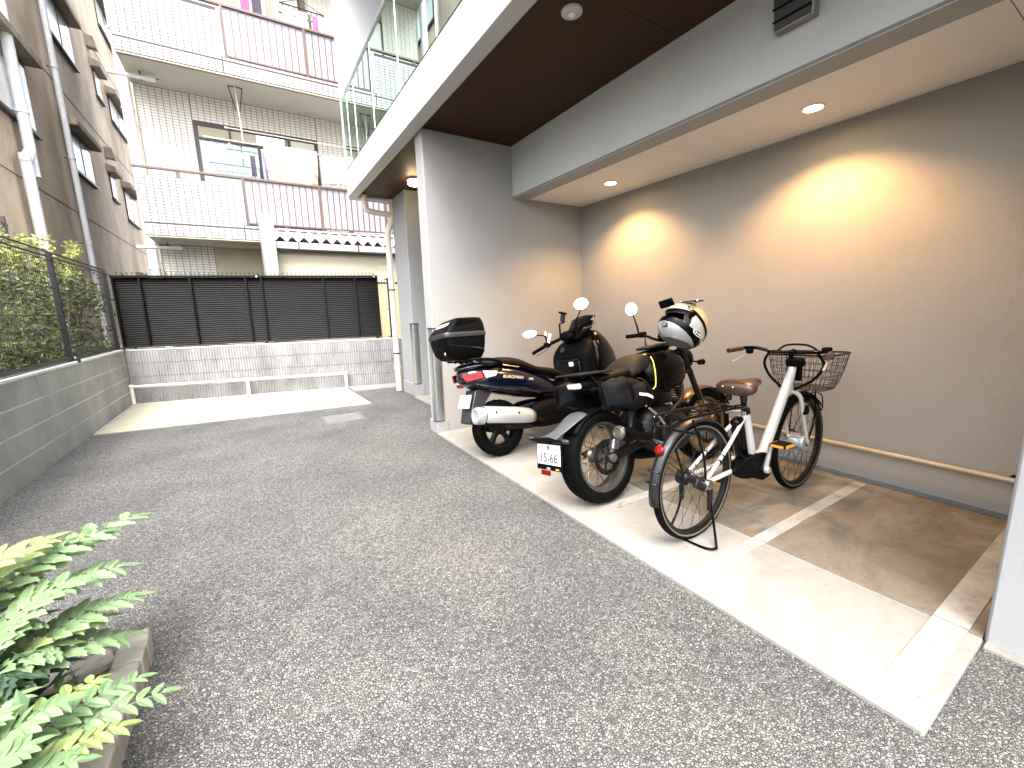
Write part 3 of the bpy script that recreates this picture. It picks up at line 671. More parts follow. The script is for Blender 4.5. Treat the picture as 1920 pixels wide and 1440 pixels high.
def dpipe(label, x, segs, r, m, zs, cat='drain pipe', wx=None):
    t = thing('drain_pipe', label, cat, (x, segs[0][0], 0))
    MB().tube(cr([(x, y, z) for y, z in segs], 4) if len(segs) > 2 else [(x, y, z) for y, z in segs], r, 14).build('pipe', m, t, world=True)
    for z in zs:
        y = min(segs, key=lambda q: abs(q[1]-z))[0]
        MB().lathe([(0,r+.001),(0,r+.012),(.035,r+.012),(.035,r+.001)], (x,y,z), (0,0,1), 16).build('coupling', m, t, world=True)
        MB().bar((x,y,z+.018),(wx if wx is not None else x-.13,y,z+.018), .018, .01).build('bracket', STEEL, t, world=True, smooth=False)
dpipe('thick pale drain pipe with a kink at the left edge of the stucco wall', -4.26, [(9.86,0),(9.86,3.6),(9.86,3.78),(10.12,4.05),(10.14,4.25),(10.14,12.5)], .072, PIPEW, (2.6,4.6,6.6))
dpipe('slimmer pale drain pipe beside the hooded windows on the stucco wall', -4.28, [(12.5,0),(12.5,12.9)], .052, PIPEW, (2.9,4.6,6.3,8.6))

# ------------------------------------------------------------------ white tiled apartment block
ap = thing('tiled_apartment_block', 'white tiled apartment block with brown railed balconies behind the louvre fence', 'building', (-.5, 10, 0))
def pp(name, m, *b, bevel=0, parent=ap): return B_(*b).build(name, m, parent, world=True, bevel=bevel, smooth=False)
def tiles(parent, rects, y, px=.1, pz=.05, g=.009, m=None):
    mb = MB()
    for (x0, x1, z0, z1) in rects:
        nx = max(1, round((x1-x0)/px)); nz = max(1, round((z1-z0)/pz)); dx = (x1-x0)/nx; dz = (z1-z0)/nz
        for i in range(nx):
            for k in range(nz):
                a = x0+i*dx+g/2; b_ = x0+(i+1)*dx-g/2; c = z0+k*dz+g/2; d = z0+(k+1)*dz-g/2; yy = y-.006+random.uniform(-.0008,.0008)
                mb.add([(a,yy,c),(b_,yy,c),(b_,yy,d),(a,yy,d),(a,y,c),(b_,y,c),(b_,y,d),(a,y,d)], [(0,1,2,3),(0,4,5,1),(1,5,6,2),(2,6,7,3),(3,7,4,0)])
    return mb.build('tile_facing', m or TILE, parent, world=True, smooth=False, kind='stuff', fix=False)
YB = 9.3; YW = 10.42
for s, zb in ((0, 2.69), (1, 5.49), (2, 8.29)):
    sl = pp('balcony_slab', SLABU, -2.86, 3.2, YB+.12, YW-.001, zb, zb+.2)
    pa = pp('parapet', GROUT, -2.86, -1.42, YB, YB+.119, zb, zb+(.97 if s == 0 else 1.02), bevel=.004)
    tiles(pa, [(-2.855,-1.425,zb+.005,zb+.195),(-2.855,-1.425,zb+.215,zb+.965)], YB)
    pk = pp('balcony_kerb', GROUT, -1.419, 3.2, YB, YB+.119, zb, zb+.26)
    tiles(pk, [(-1.415,3.195,zb+.005,zb+.195),(-1.415,3.195,zb+.215,zb+.258)], YB)
    pp('pilaster', FASCIA, -1.425, -1.372, YB-.012, YB+.13, zb+.262, zb+1.0, bevel=.004)
    pp('drip_edge', CREAM, -2.86, 3.2, YB+.005, YB+.05, zb-.02, zb-.001)
    pp('parapet_return', SLABU, -2.86, -2.742, YB+.12, YW-.001, zb+.201, zb+.97)
    for ys_ in (YB-.002,): pp('tile_joint', DARKBROWN, -2.86, 3.2, ys_-.001, ys_+.001, zb+.199, zb+.211)
    rl = pp('balcony_rail', RAILBR, -2.9, 3.2, YB+.02, YB+.085, zb+1.085, zb+1.125, bevel=.004)
    pp('lower_rail', RAILBR, -1.36, 3.2, YB+.035, YB+.075, zb+.3, zb+.325, parent=rl)
    for x in (-1.35, -.05, 1.25, 2.5): pp('post', RAILBR, x-.022, x+.022, YB+.02, YB+.08, zb+.262, zb+1.084, parent=rl)
    for x in (-2.3,): pp('bracket', RAILBR, x-.03, x+.03, YB+.03, YB+.075, zb+.972, zb+1.084, parent=rl)
    for x in (-1.2, -.7, .5): pp('foot', DARKBROWN, x-.04, x+.04, YB+.04, YB+.07, zb+.262, zb+.299, parent=rl)
    for a, b_ in ((-1.325,-.075),(-.025,1.225),(1.275,2.475)):
        pp('infill_panel', PANELW, a, b_, YB+.06, YB+.066, zb+.328, zb+1.08)
    pk_me = B_(-.008, .008, -.006, .006, 0, .755).mesh('picket', RAILBR, smooth=False)
    for a, b_ in ((-1.325,-.075),(-.025,1.225),(1.275,2.475)):
        for k in range(1, 11): inst('picket', pk_me, rl, tuple(Vector((a+(b_-a)*k/11, YB+.045, zb+.327))-ap.location))
pp('main_block', GROUT, -2.84, 3.2, YW+.1, 16, 0, 9.5)
wa = pp('window_wall', GROUTI, -2.84, -2.03, YW, YW+.099, 2.9, 5.49)
tiles(wa, [(-2.835,-2.035,2.905,5.485)], YW, m=TILEI)
wb = pp('window_wall', GROUTI, -2.03, .17, YW, YW+.099, 5.03, 5.49); tiles(wb, [(-2.025,.165,5.035,5.485)], YW, m=TILEI)
wc = pp('window_wall', GROUTI, .17, 3.2, YW, YW+.099, 2.9, 5.49); tiles(wc, [(.175,2.2,2.905,5.485)], YW, m=TILEI)
wd = pp('ground_wall', GROUTI, -2.84, -1.98, YW, YW+.099, 0, 2.689); tiles(wd, [(-2.835,-1.985,.9,2.685)], YW, m=TILEI)
pp('ground_wall', CREAM, -1.979, 3.2, YW, YW+.099, 0, 2.689)
we = pp('upper_wall', GROUTI, -2.84, .2, YW, YW+.099, 5.7, 8.29); tiles(we, [(-2.835,-2.0,6.3,8.28)], YW, m=TILEI)
wf = pp('upper_wall', CREAM, .201, 3.2, YW, YW+.099, 5.7, 8.29); tiles(wf, [(.25,1.6,7.2,8.28)], YW, m=TILEI)
pp('ceiling_hatch', CREAM, -1.95, -1.2, 9.75, 10.3, 2.665, 2.689)
# big sliding window
w = thing('x', 'x', 'x'); bpy.data.objects.remove(w)
win = pp('window', DARKBROWN, -2.03, -1.97, YW+.01, YW+.098, 2.905, 5.029)
for a, b_, c, d in ((.11,.169,2.905,5.029),(-1.969,.109,4.965,5.029),(-1.969,.109,4.72,4.755),(-.985,-.915,2.905,4.719),(-1.969,.109,2.905,2.95)):
    pp('frame_bar', DARKBROWN, a, b_, YW+.012, YW+.07, c, d, parent=win)
pp('frame_bar', DARKBROWN, -1.46, -1.43, YW+.014, YW+.06, 4.756, 4.964, parent=win)
pp('frame_bar', DARKBROWN, -.42, -.36, YW+.014, YW+.06, 4.756, 4.964, parent=win)
for a, b_ in ((-1.968,-.987),(-.913,.108)): pp('pane', WINGL, a, b_, YW+.04, YW+.046, 2.951, 4.719, parent=win)
for a, b_, m_ in ((-1.968,-1.462,CREAM),(-1.428,-.99,CREAM),(-.985,-.422,GLASSB),(-.358,.108,FROST)): pp('transom_pane', m_, a, b_, YW+.04, YW+.046, 4.757, 4.963, parent=win)
g = []
for i in range(90):
    x = -1.96+i*.023; g.append([(x, YW+.075+.012*sin(i*1.15+.6*sin(i*.3)), z) for z in (2.92, 4.7)])
MB().sheet(g).build('curtain', CURT, win, world=True)
win2 = pp('window', DARKBROWN, -2.0, .1, YW-.004, YW-.001, 5.72, 7.8)
pp('pane', FROST, -1.95, -.98, YW-.009, YW-.0045, 5.76, 7.75, parent=win2); pp('pane', FROST, -.92, .05, YW-.009, YW-.0045, 5.76, 7.75, parent=win2)

# wall pipes at its left corner
t = thing('corner_downpipe', 'white downpipe at the left corner of the tiled block', 'drain pipe', (-2.94, 10.25, 0))
MB().tube([(0,0,0),(0,0,9.4)], .085, 18).build('pipe', PIPEW, t)
for z in (1.5, 2.2, 3.6, 4.95, 6.2): MB().lathe([(0,.086),(0,.096),(.04,.096),(.04,.086)], (0,0,z), (0,0,1), 18).build('coupling', PIPEW, t)
for z, lab in ((5.38, 'upper'), (2.56, 'lower')):
    t = thing('overflow_pipe', f'{lab} horizontal white pipe crossing the tiled block corner under a balcony', 'pipe', (-2.95, 9.88, z))
    MB().tube([(-.14,0,.0),(.36,0,.01)], .032, 12).build('pipe', PIPEW, t)
    MB().tube([(.36,0,.01),(.5,0,.012)], .04, 12).build('socket', PIPEW, t)
    MB().tube([(.1,.05,.05),(.55,.05,.05)], .006, 6).build('hanger_rod', STEEL, t)
    MB().box(.29,.302,-.005,.06,-.02,.11).build('hanger', STEEL, t, smooth=False)

# lean-to with a corrugated roof
POSTW = mat('post_render', (.27, .262, .24), .85, var=.08, vs=5, bump=.3, bs=90)
lt = thing('lean_to', 'cream walled lean-to with white corrugated roof before the tiled block', 'shed', (.2, 8.8, 0))
def lq(name, m, *b, bevel=.004, parent=lt): return B_(*b).build(name, m, parent, world=True, bevel=bevel, smooth=False)
MB().patch([(-1.19,8.42,0),(-1.19,8.42,2.75),(-1.19,8.62,3.05),(-1.19,8.8,3.08),(-1.19,9.28,3.08),(-1.19,9.28,0)], (.2,0,0)).build('end_wall', POSTW, lt, world=True, smooth=False, bevel=.006)
lq('front_wall', CREAM, -.989, 1.9, 8.72, 8.85, 0, 2.5)
lq('eave_board', DARKBROWN, -.95, 1.9, 8.6, 8.62, 2.42, 2.46)
gt = MB(); pr_ = [(8.5,2.58),(8.5,2.47),(8.62,2.455),(8.62,2.58),(8.612,2.58),(8.612,2.463),(8.508,2.478),(8.508,2.58)]
gt.rings([[(-1.0,y,z) for y,z in pr_], [(1.9,y,z) for y,z in pr_]]).build('gutter', FASCIA, lt, world=True, smooth=False)
for x in (-.62,.42,1.5): lq('gutter_strap', RAILBR, x-.012, x+.012, 8.492, 8.4995, 2.45, 2.6, bevel=0)
g = []
for i in range(175):
    x = -.985+i*.0166; z = .042*sin(2*pi*x/.19); g.append([(x, 8.52, 2.635+z), (x, 9.27, 2.86+z)])
MB().sheet(g).build('roof_sheet', ROOFW, lt, world=True, solid=.005)
lq('painted_eave_shade', DARKM, -.98, 1.9, 8.7, 8.715, 2.501, 2.64, bevel=0)  # black strip standing in for shade in the gaps below the roof sheet

# ------------------------------------------------------------------ laundry on the balconies
t = thing('laundry_pole_hanger', 'telescopic pole hanger under the upper balcony of the tiled block', 'pole hanger', (-1.28, 9.72, 5.49))
MB().tube([(0,0,0),(.02,0,-.45)], .016, 8).tube([(.02,0,-.45),(.03,0,-.98)], .012, 8).build('rod', RAILY, t)
MB().tube([(-.1,0,-.01),(-.02,0,-.42)], .008, 6).tube([(.12,0,-.01),(.04,0,-.42)], .008, 6).tube([(-.1,0,-.012),(.12,0,-.012)], .008, 6).build('brace', STEEL, t)
for nm, x0, x1, y, z, lab in (('a', -1.85, .95, 9.70, 4.53, 'thin pale laundry pole carrying the beige sheet'), ('b', -1.5, 1.1, 9.86, 4.8, 'thin pale laundry pole higher up before the window head')):
    t = thing('laundry_pole', lab, 'pole', ((x0+x1)/2, y, z)); L = (x1-x0)/2
    MB().tube([(-L,0,0),(L,0,-.01)], .011, 8).build('tube', RAILY, t)
    for q in (-L, L): MB().tube([(q-.02,0,0),(q+.02,0,0)], .016, 8).build('end_cap', WHITEPL, t)
def cloth(name, label, m, x0, x1, y, zt, zb, folds=5, amp=.03, cat='laundry', seed=0, swag=0):
    random.seed(seed); g = []; nu = 48; nv = 16
    for i in range(nu+1):
        u = i/nu; col = []
        for j in range(nv+1):
            v = j/nv; x = x0+(x1-x0)*u; z = zt+(zb-zt)*v
            yy = y-.014+amp*v*sin(folds*2*pi*u+1.3*sin(3*u)+seed)+.012*v*sin(17*u+seed)
            if swag:
                e = min(u, 1-u)*2; yy -= swag*.5*v*(1-e)*(.5+.5*sin(26*v+9*e)); x += (.5-u)*.16*v*v*(1-e)
            col.append((x, yy, z+(.03*sin(4*pi*u+seed) if j == nv else 0)))
        g.append(col)
    mb = MB().sheet(g)
    lo = Vector(((x0+x1)/2, y, zb)); mb.v = [tuple(Vector(p)-lo) for p in mb.v]
    o = mb.build(name, m, None, solid=.004); o.location = lo
    return tag(o, label, cat)
cloth('bed_sheet', 'large beige sheet hung over the pole on the lower balcony', CLOTHB, -.93, .03, 9.68, 4.56, 3.72, 3, .03, seed=1, swag=.16)
cloth('towel', 'white towel hanging at the right end of the lower balcony', CLOTHW, .1, .82, 9.72, 4.54, 3.98, 2, .015, seed=2)
cloth('shirt', 'lavender cloth showing behind the left edge of the beige sheet', CLOTHL, -.97, -.66, 9.84, 4.5, 3.75, 2, .02, seed=3)
cloth('stocking', 'dark flowered cloth strip at the right end of the clip rack', CLOTHK, -1.17, -1.09, 9.7, 4.32, 3.93, 1, .01, seed=4)
t = thing('clip_rack', 'white laundry rack with pink clips on the lower balcony', 'clip rack', (-1.48, 9.7, 4.3))
MB().tube([(-.34,0,.02),(.36,0,.02),(.36,.25,.02),(-.34,.25,.02)], .007, 6, closed=True).tube([(-.1,0,.02),(0,.1,.22)], .004, 5).tube([(.2,.2,.02),(0,.1,.22)], .004, 5).build('frame', WHITEPL, t)
for k in range(10): MB().obox((-.3+k*.066, 0, -.03), (.02, .016, .085), Matrix.Rotation(.3*(-1)**k, 4, 'Y')).build('clip', PINKPL, t, smooth=False)
t = thing('upper_clip_rack', 'black laundry rack full of small clothes on the upper balcony', 'clip rack', (.02, 9.75, 7.16))
MB().tube([(-.38,0,0),(.4,0,0),(.4,.3,0),(-.38,.3,0)], .011, 6, closed=True).tube([(-.38,0,0),(0,.15,.25)], .006, 5).tube([(.4,0,0),(0,.15,.25)], .006, 5).build('frame', DARKM, t)
for k in range(8): MB().box(-.34+k*.1,-.325+k*.1,-.006,.006,-.08,.0).build('clip', DARKM, t, smooth=False)
for i, (x0, x1, zb, m_, lab) in enumerate(((-.33,-.13,6.45,CLOTHW,'cream towel at the left of the black rack'),(-.1,.1,6.4,CLOTHW,'white vest in the middle of the black rack'),(.13,.17,6.4,CLOTHK,'dark stocking on the black rack'),(.2,.3,6.62,CLOTHP,'bright pink cloth on the black rack'),(.31,.4,6.6,CLOTHW,'small white cloth at the right end of the black rack'))):
    cloth('garment', lab+' on the upper balcony', m_, x0, x1, 9.75, 7.1, zb, 1, .012, seed=10+i)
for i, (x0, x1, m_, lab) in enumerate(((-1.25,-1.05,CLOTHG,'grey shirt'),(-1.0,-.86,CLOTHP,'deep pink shirt'),(-.82,-.66,CLOTHK,'dark navy shirt'),(-.6,-.44,CLOTHG,'pale grey trousers'))):
    cloth('garment', lab+' hanging behind the upper balcony rail', m_, x0, x1, 9.95, 7.3, 6.35, 1, .015, seed=20+i)

# ================================================================== planter at lower left
random.seed(31)
pl = thing('planter', 'planting bed edged with weathered square kerb stones at lower left', 'planter', (-2.3, 1.0, 0))
ks = [B_(-.043, .043, -.0505, .0505, 0, .1+.004*k).build('kerb_stone', KERB, None, bevel=.006) for k in range(2)]
kme = [o.data for o in ks]
for o in ks: bpy.data.objects.remove(o)
def kerb(p, ang, k):
    o = inst('kerb_stone', kme[k % 2], pl, (p[0]+2.3, p[1]-1.0, random.uniform(-.004,.003)), (random.uniform(-.015,.015), random.uniform(-.015,.015), ang+random.uniform(-.02,.02)))
    md = o.modifiers.new('bevel', 'BEVEL'); md.width = .007; md.segments = 2
for k in range(19): kerb((-2.046, 1.59-k*.1075), 0, k)
dv = Vector((-.19, -.075)).normalized()
kerb((-2.046, 1.672), 0.1, 1)
for k in range(9): kerb((-2.046-.1+dv.x*.1075*k, 1.66+dv.y*.1075*(k+1)), atan2(dv.y, dv.x)-pi/2, k)
MB().add([(-2.08,1.6,.07),(-3.1,1.2,.07),(-3.1,-.5,.07),(-2.08,-.5,.07)], [(0,1,2,3)]).build('soil', SOIL, pl, world=True)
mb = MB()
for _ in range(260):
    p = Vector((random.uniform(-2.3,-2.08), random.uniform(.5,1.58), .071)); s = random.uniform(.008,.02); a = random.uniform(0,6.28)
    u = Vector((cos(a),sin(a),random.uniform(-.3,.5)))*s; v = Vector((-sin(a),cos(a),random.uniform(-.2,.4)))*s*.5
    mb.add([p-u, p-v, p+u, p+v], [(0,1,2,3)])
mb.build('leaf_litter', mat('litter', (.3,.2,.09), .9, var=.5, vs=60), pl, world=True, smooth=False, kind='stuff', fix=False)

def leaflet_mesh(spiny, m):
    """one leaflet along +x, folded at the midrib, drooping to its tip"""
    mb = MB(); n = 17; mid = []; le = []; lm = []; ri = []; rm = []
    for i in range(n):
        f = i/(n-1); w = (.2 if spiny else .215)*sin(pi*min(1, f**.85*.95+.05))**.75
        if i in (0, n-1): w = .004
        wo = w; xo = 0
        if spiny and 1 < i < n-1: wo = w*(1.3 if i % 4 == 2 else .84 if i % 4 == 0 else 1.0); xo = .035 if i % 4 == 2 else 0
        z = -.2*f*f+.015*sin(9*f)
        mid.append((f, 0, z)); lm.append((f, w*.5, z+.05*w/.2)); le.append((f+xo, wo, z+.06*w/.2+(.015*sin(i*1.7) if spiny else 0)))
        rm.append((f, -w*.5, z+.05*w/.2)); ri.append((f+xo, -wo, z+.06*w/.2-(.015*sin(i*1.7) if spiny else 0)))
    vs_ = le+lm+mid+rm+ri; fs = []
    for r in range(4):
        for i in range(n-1): fs.append((r*n+i, r*n+i+1, (r+1)*n+i+1, (r+1)*n+i))
    mb.add(vs_, fs); return mb.mesh('leaflet', m, smooth=True, fix=False)
LM = {('s', 0): leaflet_mesh(True, LEAFM), ('s', 1): leaflet_mesh(True, LEAFY), ('r', 0): leaflet_mesh(False, LEAFM), ('r', 1): leaflet_mesh(False, LEAFY), ('s', 2): leaflet_mesh(True, LEAFD), ('r', 2): leaflet_mesh(False, LEAFD)}
def frond(plant, root, tip, arch, kind, tone, pairs, ll):
    R = Vector(root); T = Vector(tip); M_ = (R+T)/2+Vector((0,0,arch)); pts = []
    for i in range(15):
        t_ = i/14; pts.append(R*(1-t_)**2+M_*2*t_*(1-t_)+T*t_*t_)
    loc = plant.location
    mb = MB().tube([p-loc for p in pts], [.0045-.0002*i for i in range(15)], 6)
    fr = mb.build('frond', LEAFY if tone == 1 else LEAFM, plant)
    def ev(t_): return R*(1-t_)**2+M_*2*t_*(1-t_)+T*t_*t_
    for k in range(pairs):
        t_ = .34+.62*k/(pairs-1) if pairs > 1 else .8
        p = ev(t_); d = (ev(min(1,t_+.03))-ev(t_-.03)).normalized(); side = d.cross(Vector((0,0,1))).normalized(); up = side.cross(d)
        s = ll*(.75+.45*sin(pi*(.2+.75*k/pairs)))
        for sg in (1, -1):
            x = (d*.5+side*sg*.86+up*random.uniform(-.05,.3)).normalized(); yv = (up.cross(x)).normalized()
            Mx = frame_m(p-loc, x, yv+up*random.uniform(-.3,.3)) @ Matrix.Diagonal((s*random.uniform(.9,1.1), s, s, 1))
            o = bpy.data.objects.new('leaflet', LM[(kind, tone)]); COL.objects.link(o); o.parent = fr; o.matrix_basis = Mx
    o = bpy.data.objects.new('leaflet', LM[(kind, tone)]); COL.objects.link(o); o.parent = fr
    d = (ev(1)-ev(.95)).normalized(); o.matrix_basis = frame_m(T-loc, d, d.cross(Vector((0,0,1))).cross(d).cross(d)) @ Matrix.Diagonal((ll, ll, ll, 1))
mh = thing('mahonia', 'spiny pale green mahonia leaning over the kerb at the far end of the planter', 'plant', (-2.45, 1.35, .07))
MB().tube(cr([(0,0,0),(.01,.02,.12),(-.02,.03,.25)],3), .014, 7).build('stem', BARK, mh)
MB().tube(cr([(.1,-.05,0),(.12,-.04,.1),(.1,-.02,.2)],3), .011, 7).build('stem', BARK, mh)
R1 = (-2.46, 1.38, .30); R2 = (-2.36, 1.33, .24)
for (rt, tip, arch, tone, n) in ((R1,(-2.01,1.78,.53),.14,0,8),(R1,(-2.08,1.66,.54),.14,0,8),(R1,(-2.2,1.62,.57),.12,1,7),(R1,(-2.03,1.58,.44),.12,0,8),(R2,(-2.12,1.46,.48),.12,0,8),(R1,(-2.13,1.74,.5),.12,1,7),
        (R2,(-1.995,1.5,.36),.1,0,8),(R2,(-2.08,1.47,.34),.1,1,7),(R2,(-2.02,1.44,.27),.08,0,7),(R2,(-2.2,1.42,.42),.1,0,7),(R1,(-2.24,1.5,.6),.1,1,7),(R2,(-2.15,1.38,.34),.08,0,7),(R2,(-2.17,1.42,.26),.05,2,6),(R2,(-2.2,1.3,.34),.08,2,6),(R1,(-2.26,1.66,.46),.06,0,7),(R2,(-2.22,1.5,.22),.05,2,6),(R1,(-2.3,1.52,.52),.08,0,7)):
    frond(mh, rt, tip, arch, 's', tone, n, .08)
fm = thing('round_leaved_shrub', 'low pinnate plant with rounded leaflets over the near kerb stones', 'plant', (-2.28, .98, .07))
MB().tube(cr([(0,0,0),(.02,.02,.08),(.02,.02,.16)],3), .012, 7).build('stem', BARK, fm)
R3 = (-2.27, 1.02, .2); R4 = (-2.24, .92, .2)
for (rt, tip, arch, tone, n) in ((R3,(-1.93,1.19,.27),.09,0,9),(R3,(-1.87,1.12,.25),.08,0,9),(R4,(-1.94,1.03,.27),.09,1,9),(R4,(-2.0,.95,.29),.08,0,9),(R3,(-2.05,1.1,.34),.09,0,8),(R4,(-2.08,.99,.34),.08,0,8),(R3,(-2.18,1.26,.3),.08,0,8),(R3,(-2.04,1.28,.25),.08,1,9),(R3,(-2.12,1.18,.2),.04,2,7),(R4,(-2.1,.9,.3),.08,1,8),(R3,(-2.16,1.1,.36),.08,0,8),(R4,(-2.14,1.02,.2),.03,2,7)):
    frond(fm, rt, tip, arch, 'r', tone, n, .052)
random.seed(77)
mb = MB()
def bed():
    return Vector((random.uniform(-2.9,-2.2), random.uniform(.3,1.5), .08+abs(random.gauss(0,.09)))), Vector((0,0,.5))
leaf_cloud(mb, 900, bed, .045)
mb2 = MB()
def fill():
    return Vector((random.uniform(-2.62,-2.14), random.uniform(.75,1.5), random.uniform(.12,.36))), Vector((.2,0,.6))
leaf_cloud(mb2, 330, fill, .04)
o = mb.build('ground_cover', LEAFD, None, smooth=False, kind='stuff', fix=False)
o['label'] = 'low leaves coloured dark as shade, covering the soil at lower left'
mb2.v = [tuple(Vector(p)-mh.location) for p in mb2.v]; mb2.build('inner_foliage', LEAFM, mh, smooth=False, kind='stuff', fix=False)

# ================================================================== vehicles
def tyre_prof(w, h, n=14):
    """rounded tyre section: half width w/2, from the rim (-h) to the tread (0)"""
    pr = []
    for k in range(n):
        a = 2*pi*k/n; c, s_ = cos(a), sin(a)
        pr.append((w/2*math.copysign(abs(c)**.8, c), -h/2+h/2*math.copysign(abs(s_)**.75, s_)))
    return pr
def wheel(parent, c, R, w, h, rim_m, hub_r, hub_w, spoke=None, name='wheel', x=None, axis=(0,1,0), cast=0, sidewall=None, disc=0, tread=0, spoke_m=None, spoke_r=.0016):
    """wheel = rim and hub; children: tyre, spokes or cast arms, brake disc"""
    c = Vector(c); ri = R-h
    mb = MB(); mb.x = x
    mb.torus(c, axis, ri, [(-w*.36,.008),(-w*.38,.012),(-w*.36,-.006),(-w*.2,-.016),(w*.2,-.016),(w*.36,-.006),(w*.38,.012),(w*.36,.008),(w*.2,-.006),(-w*.2,-.006)], 56)
    mb.lathe([(-hub_w/2-.012,.012),(-hub_w/2-.012,.018),(-hub_w/2,.02),(-hub_w/2,hub_r),(-hub_w/2+.008,hub_r),(-hub_w*.3,hub_r*.7),(hub_w*.3,hub_r*.7),(hub_w/2-.008,hub_r),(hub_w/2,hub_r),(hub_w/2,.02),(hub_w/2+.012,.018),(hub_w/2+.012,.012)], c, axis, 28)
    o = mb.build(name, rim_m, parent)
    mb = MB(); mb.x = x; mb.torus(c, axis, R, tyre_prof(w, h), 64)
    if tread:
        for k in range(tread):
            for sg in (1, -1):
                a = 2*pi*(k+.5*(sg > 0))/tread
                p = [c+Vector((cos(a+da)*(R+.002-abs(q)*abs(q)/w*1.1), q*sg, sin(a+da)*(R+.002-abs(q)*abs(q)/w*1.1))) for q, da in ((.008,0),(w*.2,.05),(w*.38,.11))]
                mb.tube(p, .004, 4)
    mb.build('tyre', RUBBER, o)
    if sidewall:
        mb = MB(); mb.x = x
        for sg in (1, -1): mb.torus(c+Vector(axis)*sg*(w*.33), axis, ri+h*.36, [(sg*w*.12, -h*.2), (sg*w*.165, h*.0), (sg*w*.14, h*.12), (sg*w*.02, h*.05), (sg*w*.02, -h*.2)], 64)
        mb.build('sidewall', sidewall, o)
    if spoke:
        mb = MB(); mb.x = x; u = Vector((1,0,0)); v = Vector((0,0,1)); ax = Vector(axis)
        for k in range(spoke):
            a = 2*pi*k/spoke; sg = 1 if k % 2 else -1; b_ = a+(1 if (k//2) % 2 else -1)*1.15
            mb.tube([c+ax*sg*hub_w*.45+(u*cos(b_)+v*sin(b_))*hub_r*.9, c+ax*sg*.004+(u*cos(a)+v*sin(a))*(ri-.014)], spoke_r, 4, caps=False)
        mb.build('spokes', spoke_m or STEEL, o)
    if cast:
        for k in range(cast):
            a = 2*pi*k/cast+.3; d = Vector((cos(a),0,sin(a))); e = Vector((-sin(a),0,cos(a)))
            mb = MB(); mb.x = x
            mb.rings([[c+d*r_+e*q*ww+Vector((0,y,0)) for q, y in ((-1,-.02),(1,-.02),(1,.02),(-1,.02))] for r_, ww in ((hub_r*.8,.026),(ri*.55,.018),(ri-.012,.026))])
            mb.build('cast_spoke', rim_m, o, bevel=.004)
    if disc:
        mb = MB(); mb.x = x; y0 = -hub_w/2-.016
        mb.torus(c+Vector((0,y0,0)), axis, disc, [(-.0025,0),(.0025,0),(.0025,-.032),(-.0025,-.032)], 48)
        for k in range(6):
            a = 2*pi*k/6; mb.bar(c+Vector((cos(a)*hub_r*.8,y0,sin(a)*hub_r*.8)), c+Vector((cos(a+.2)*(disc-.028),y0,sin(a+.2)*(disc-.028))), .014, .004, (0,1,0))
        mb.build('brake_disc', STEEL, o)
    return o
def vehicle(name, label, cat, O, yaw, lean):
    t = thing(name, label, cat, O); t.rotation_euler = (Matrix.Rotation(radians(yaw),3,'Z') @ Matrix.Rotation(radians(-lean),3,'X')).to_euler(); return t
def mirror_part(parent, c, n, rx, ry, stem, name='mirror', round_=True):
    c = Vector(c); n = Vector(n).normalized(); o = MB().tube(cr(stem, 5), [.008]*6+[.006]*(5*(len(stem)-1)+1-6) if len(stem) > 2 else .007, 8).build(name, PLAST, parent)
    up = Vector((0,0,1)); s_ = up.cross(n).normalized(); u = n.cross(s_)
    ring = lambda k, off: [c+n*off+(s_*cos(2*pi*i/28)*rx+u*sin(2*pi*i/28)*ry)*k for i in range(28)]
    MB().rings([ring(.3,-.035), ring(.75,-.03), ring(1.0,-.012), ring(1.06,.002), ring(1.0,.004)]).build('shell', GLOSSB, o)
    MB().rings([ring(.97,.0045), ring(.97,.0065)]).build('glass', MIRR, o)
    return o

GOLDT = mat('gold_lettering', (.5,.42,.26), .4, var=.03)
REDD = mat('dim_red', (.12,.004,.005), .25, var=.05)
# ------------------------------------------------------------------ blue scooter with top box
sc = vehicle('motor_scooter', 'dark blue motor scooter with black top box nearest the end wall', 'scooter', (.143, 2.79, .02), 3, 9)
wheel(sc, (.06,0,.245), .245, .13, .085, STEEL, .06, .11, cast=5, name='rear_wheel', tread=26)
wheel(sc, (1.5,0,.25), .25, .11, .08, STEEL, .055, .1, cast=5, name='front_wheel', tread=26)
MB().loftx([(-.275,.69,.755,.04,2.4),(-.235,.64,.79,.115,2.6),(-.12,.585,.805,.165,2.8),(.08,.53,.795,.188,2.8),(.28,.48,.755,.19,2.6),(.45,.455,.69,.175,2.6),(.6,.43,.63,.15,2.4),(.74,.42,.56,.11,2.2)], 24).build('rear_body', BLUE, sc, sub=1)
MB().loftx([(-.285,.765,.80,.05,2.2),(-.24,.765,.825,.12,2.4),(-.08,.775,.84,.16,2.4),(.06,.765,.83,.17,2.4)], 20).build('tail_spoiler', BLUE, sc, sub=1)
MB().loftx([(-.13,.795,.825,.06,2.4),(-.06,.79,.85,.125,2.6),(.12,.77,.862,.158,2.6),(.28,.74,.84,.165,2.6),(.38,.70,.775,.165,2.6),(.48,.675,.732,.165,2.6),(.62,.64,.725,.155,2.6),(.76,.59,.675,.13,2.4),(.84,.56,.61,.06,2.2)], 22).build('seat', SEATB, sc, sub=1)
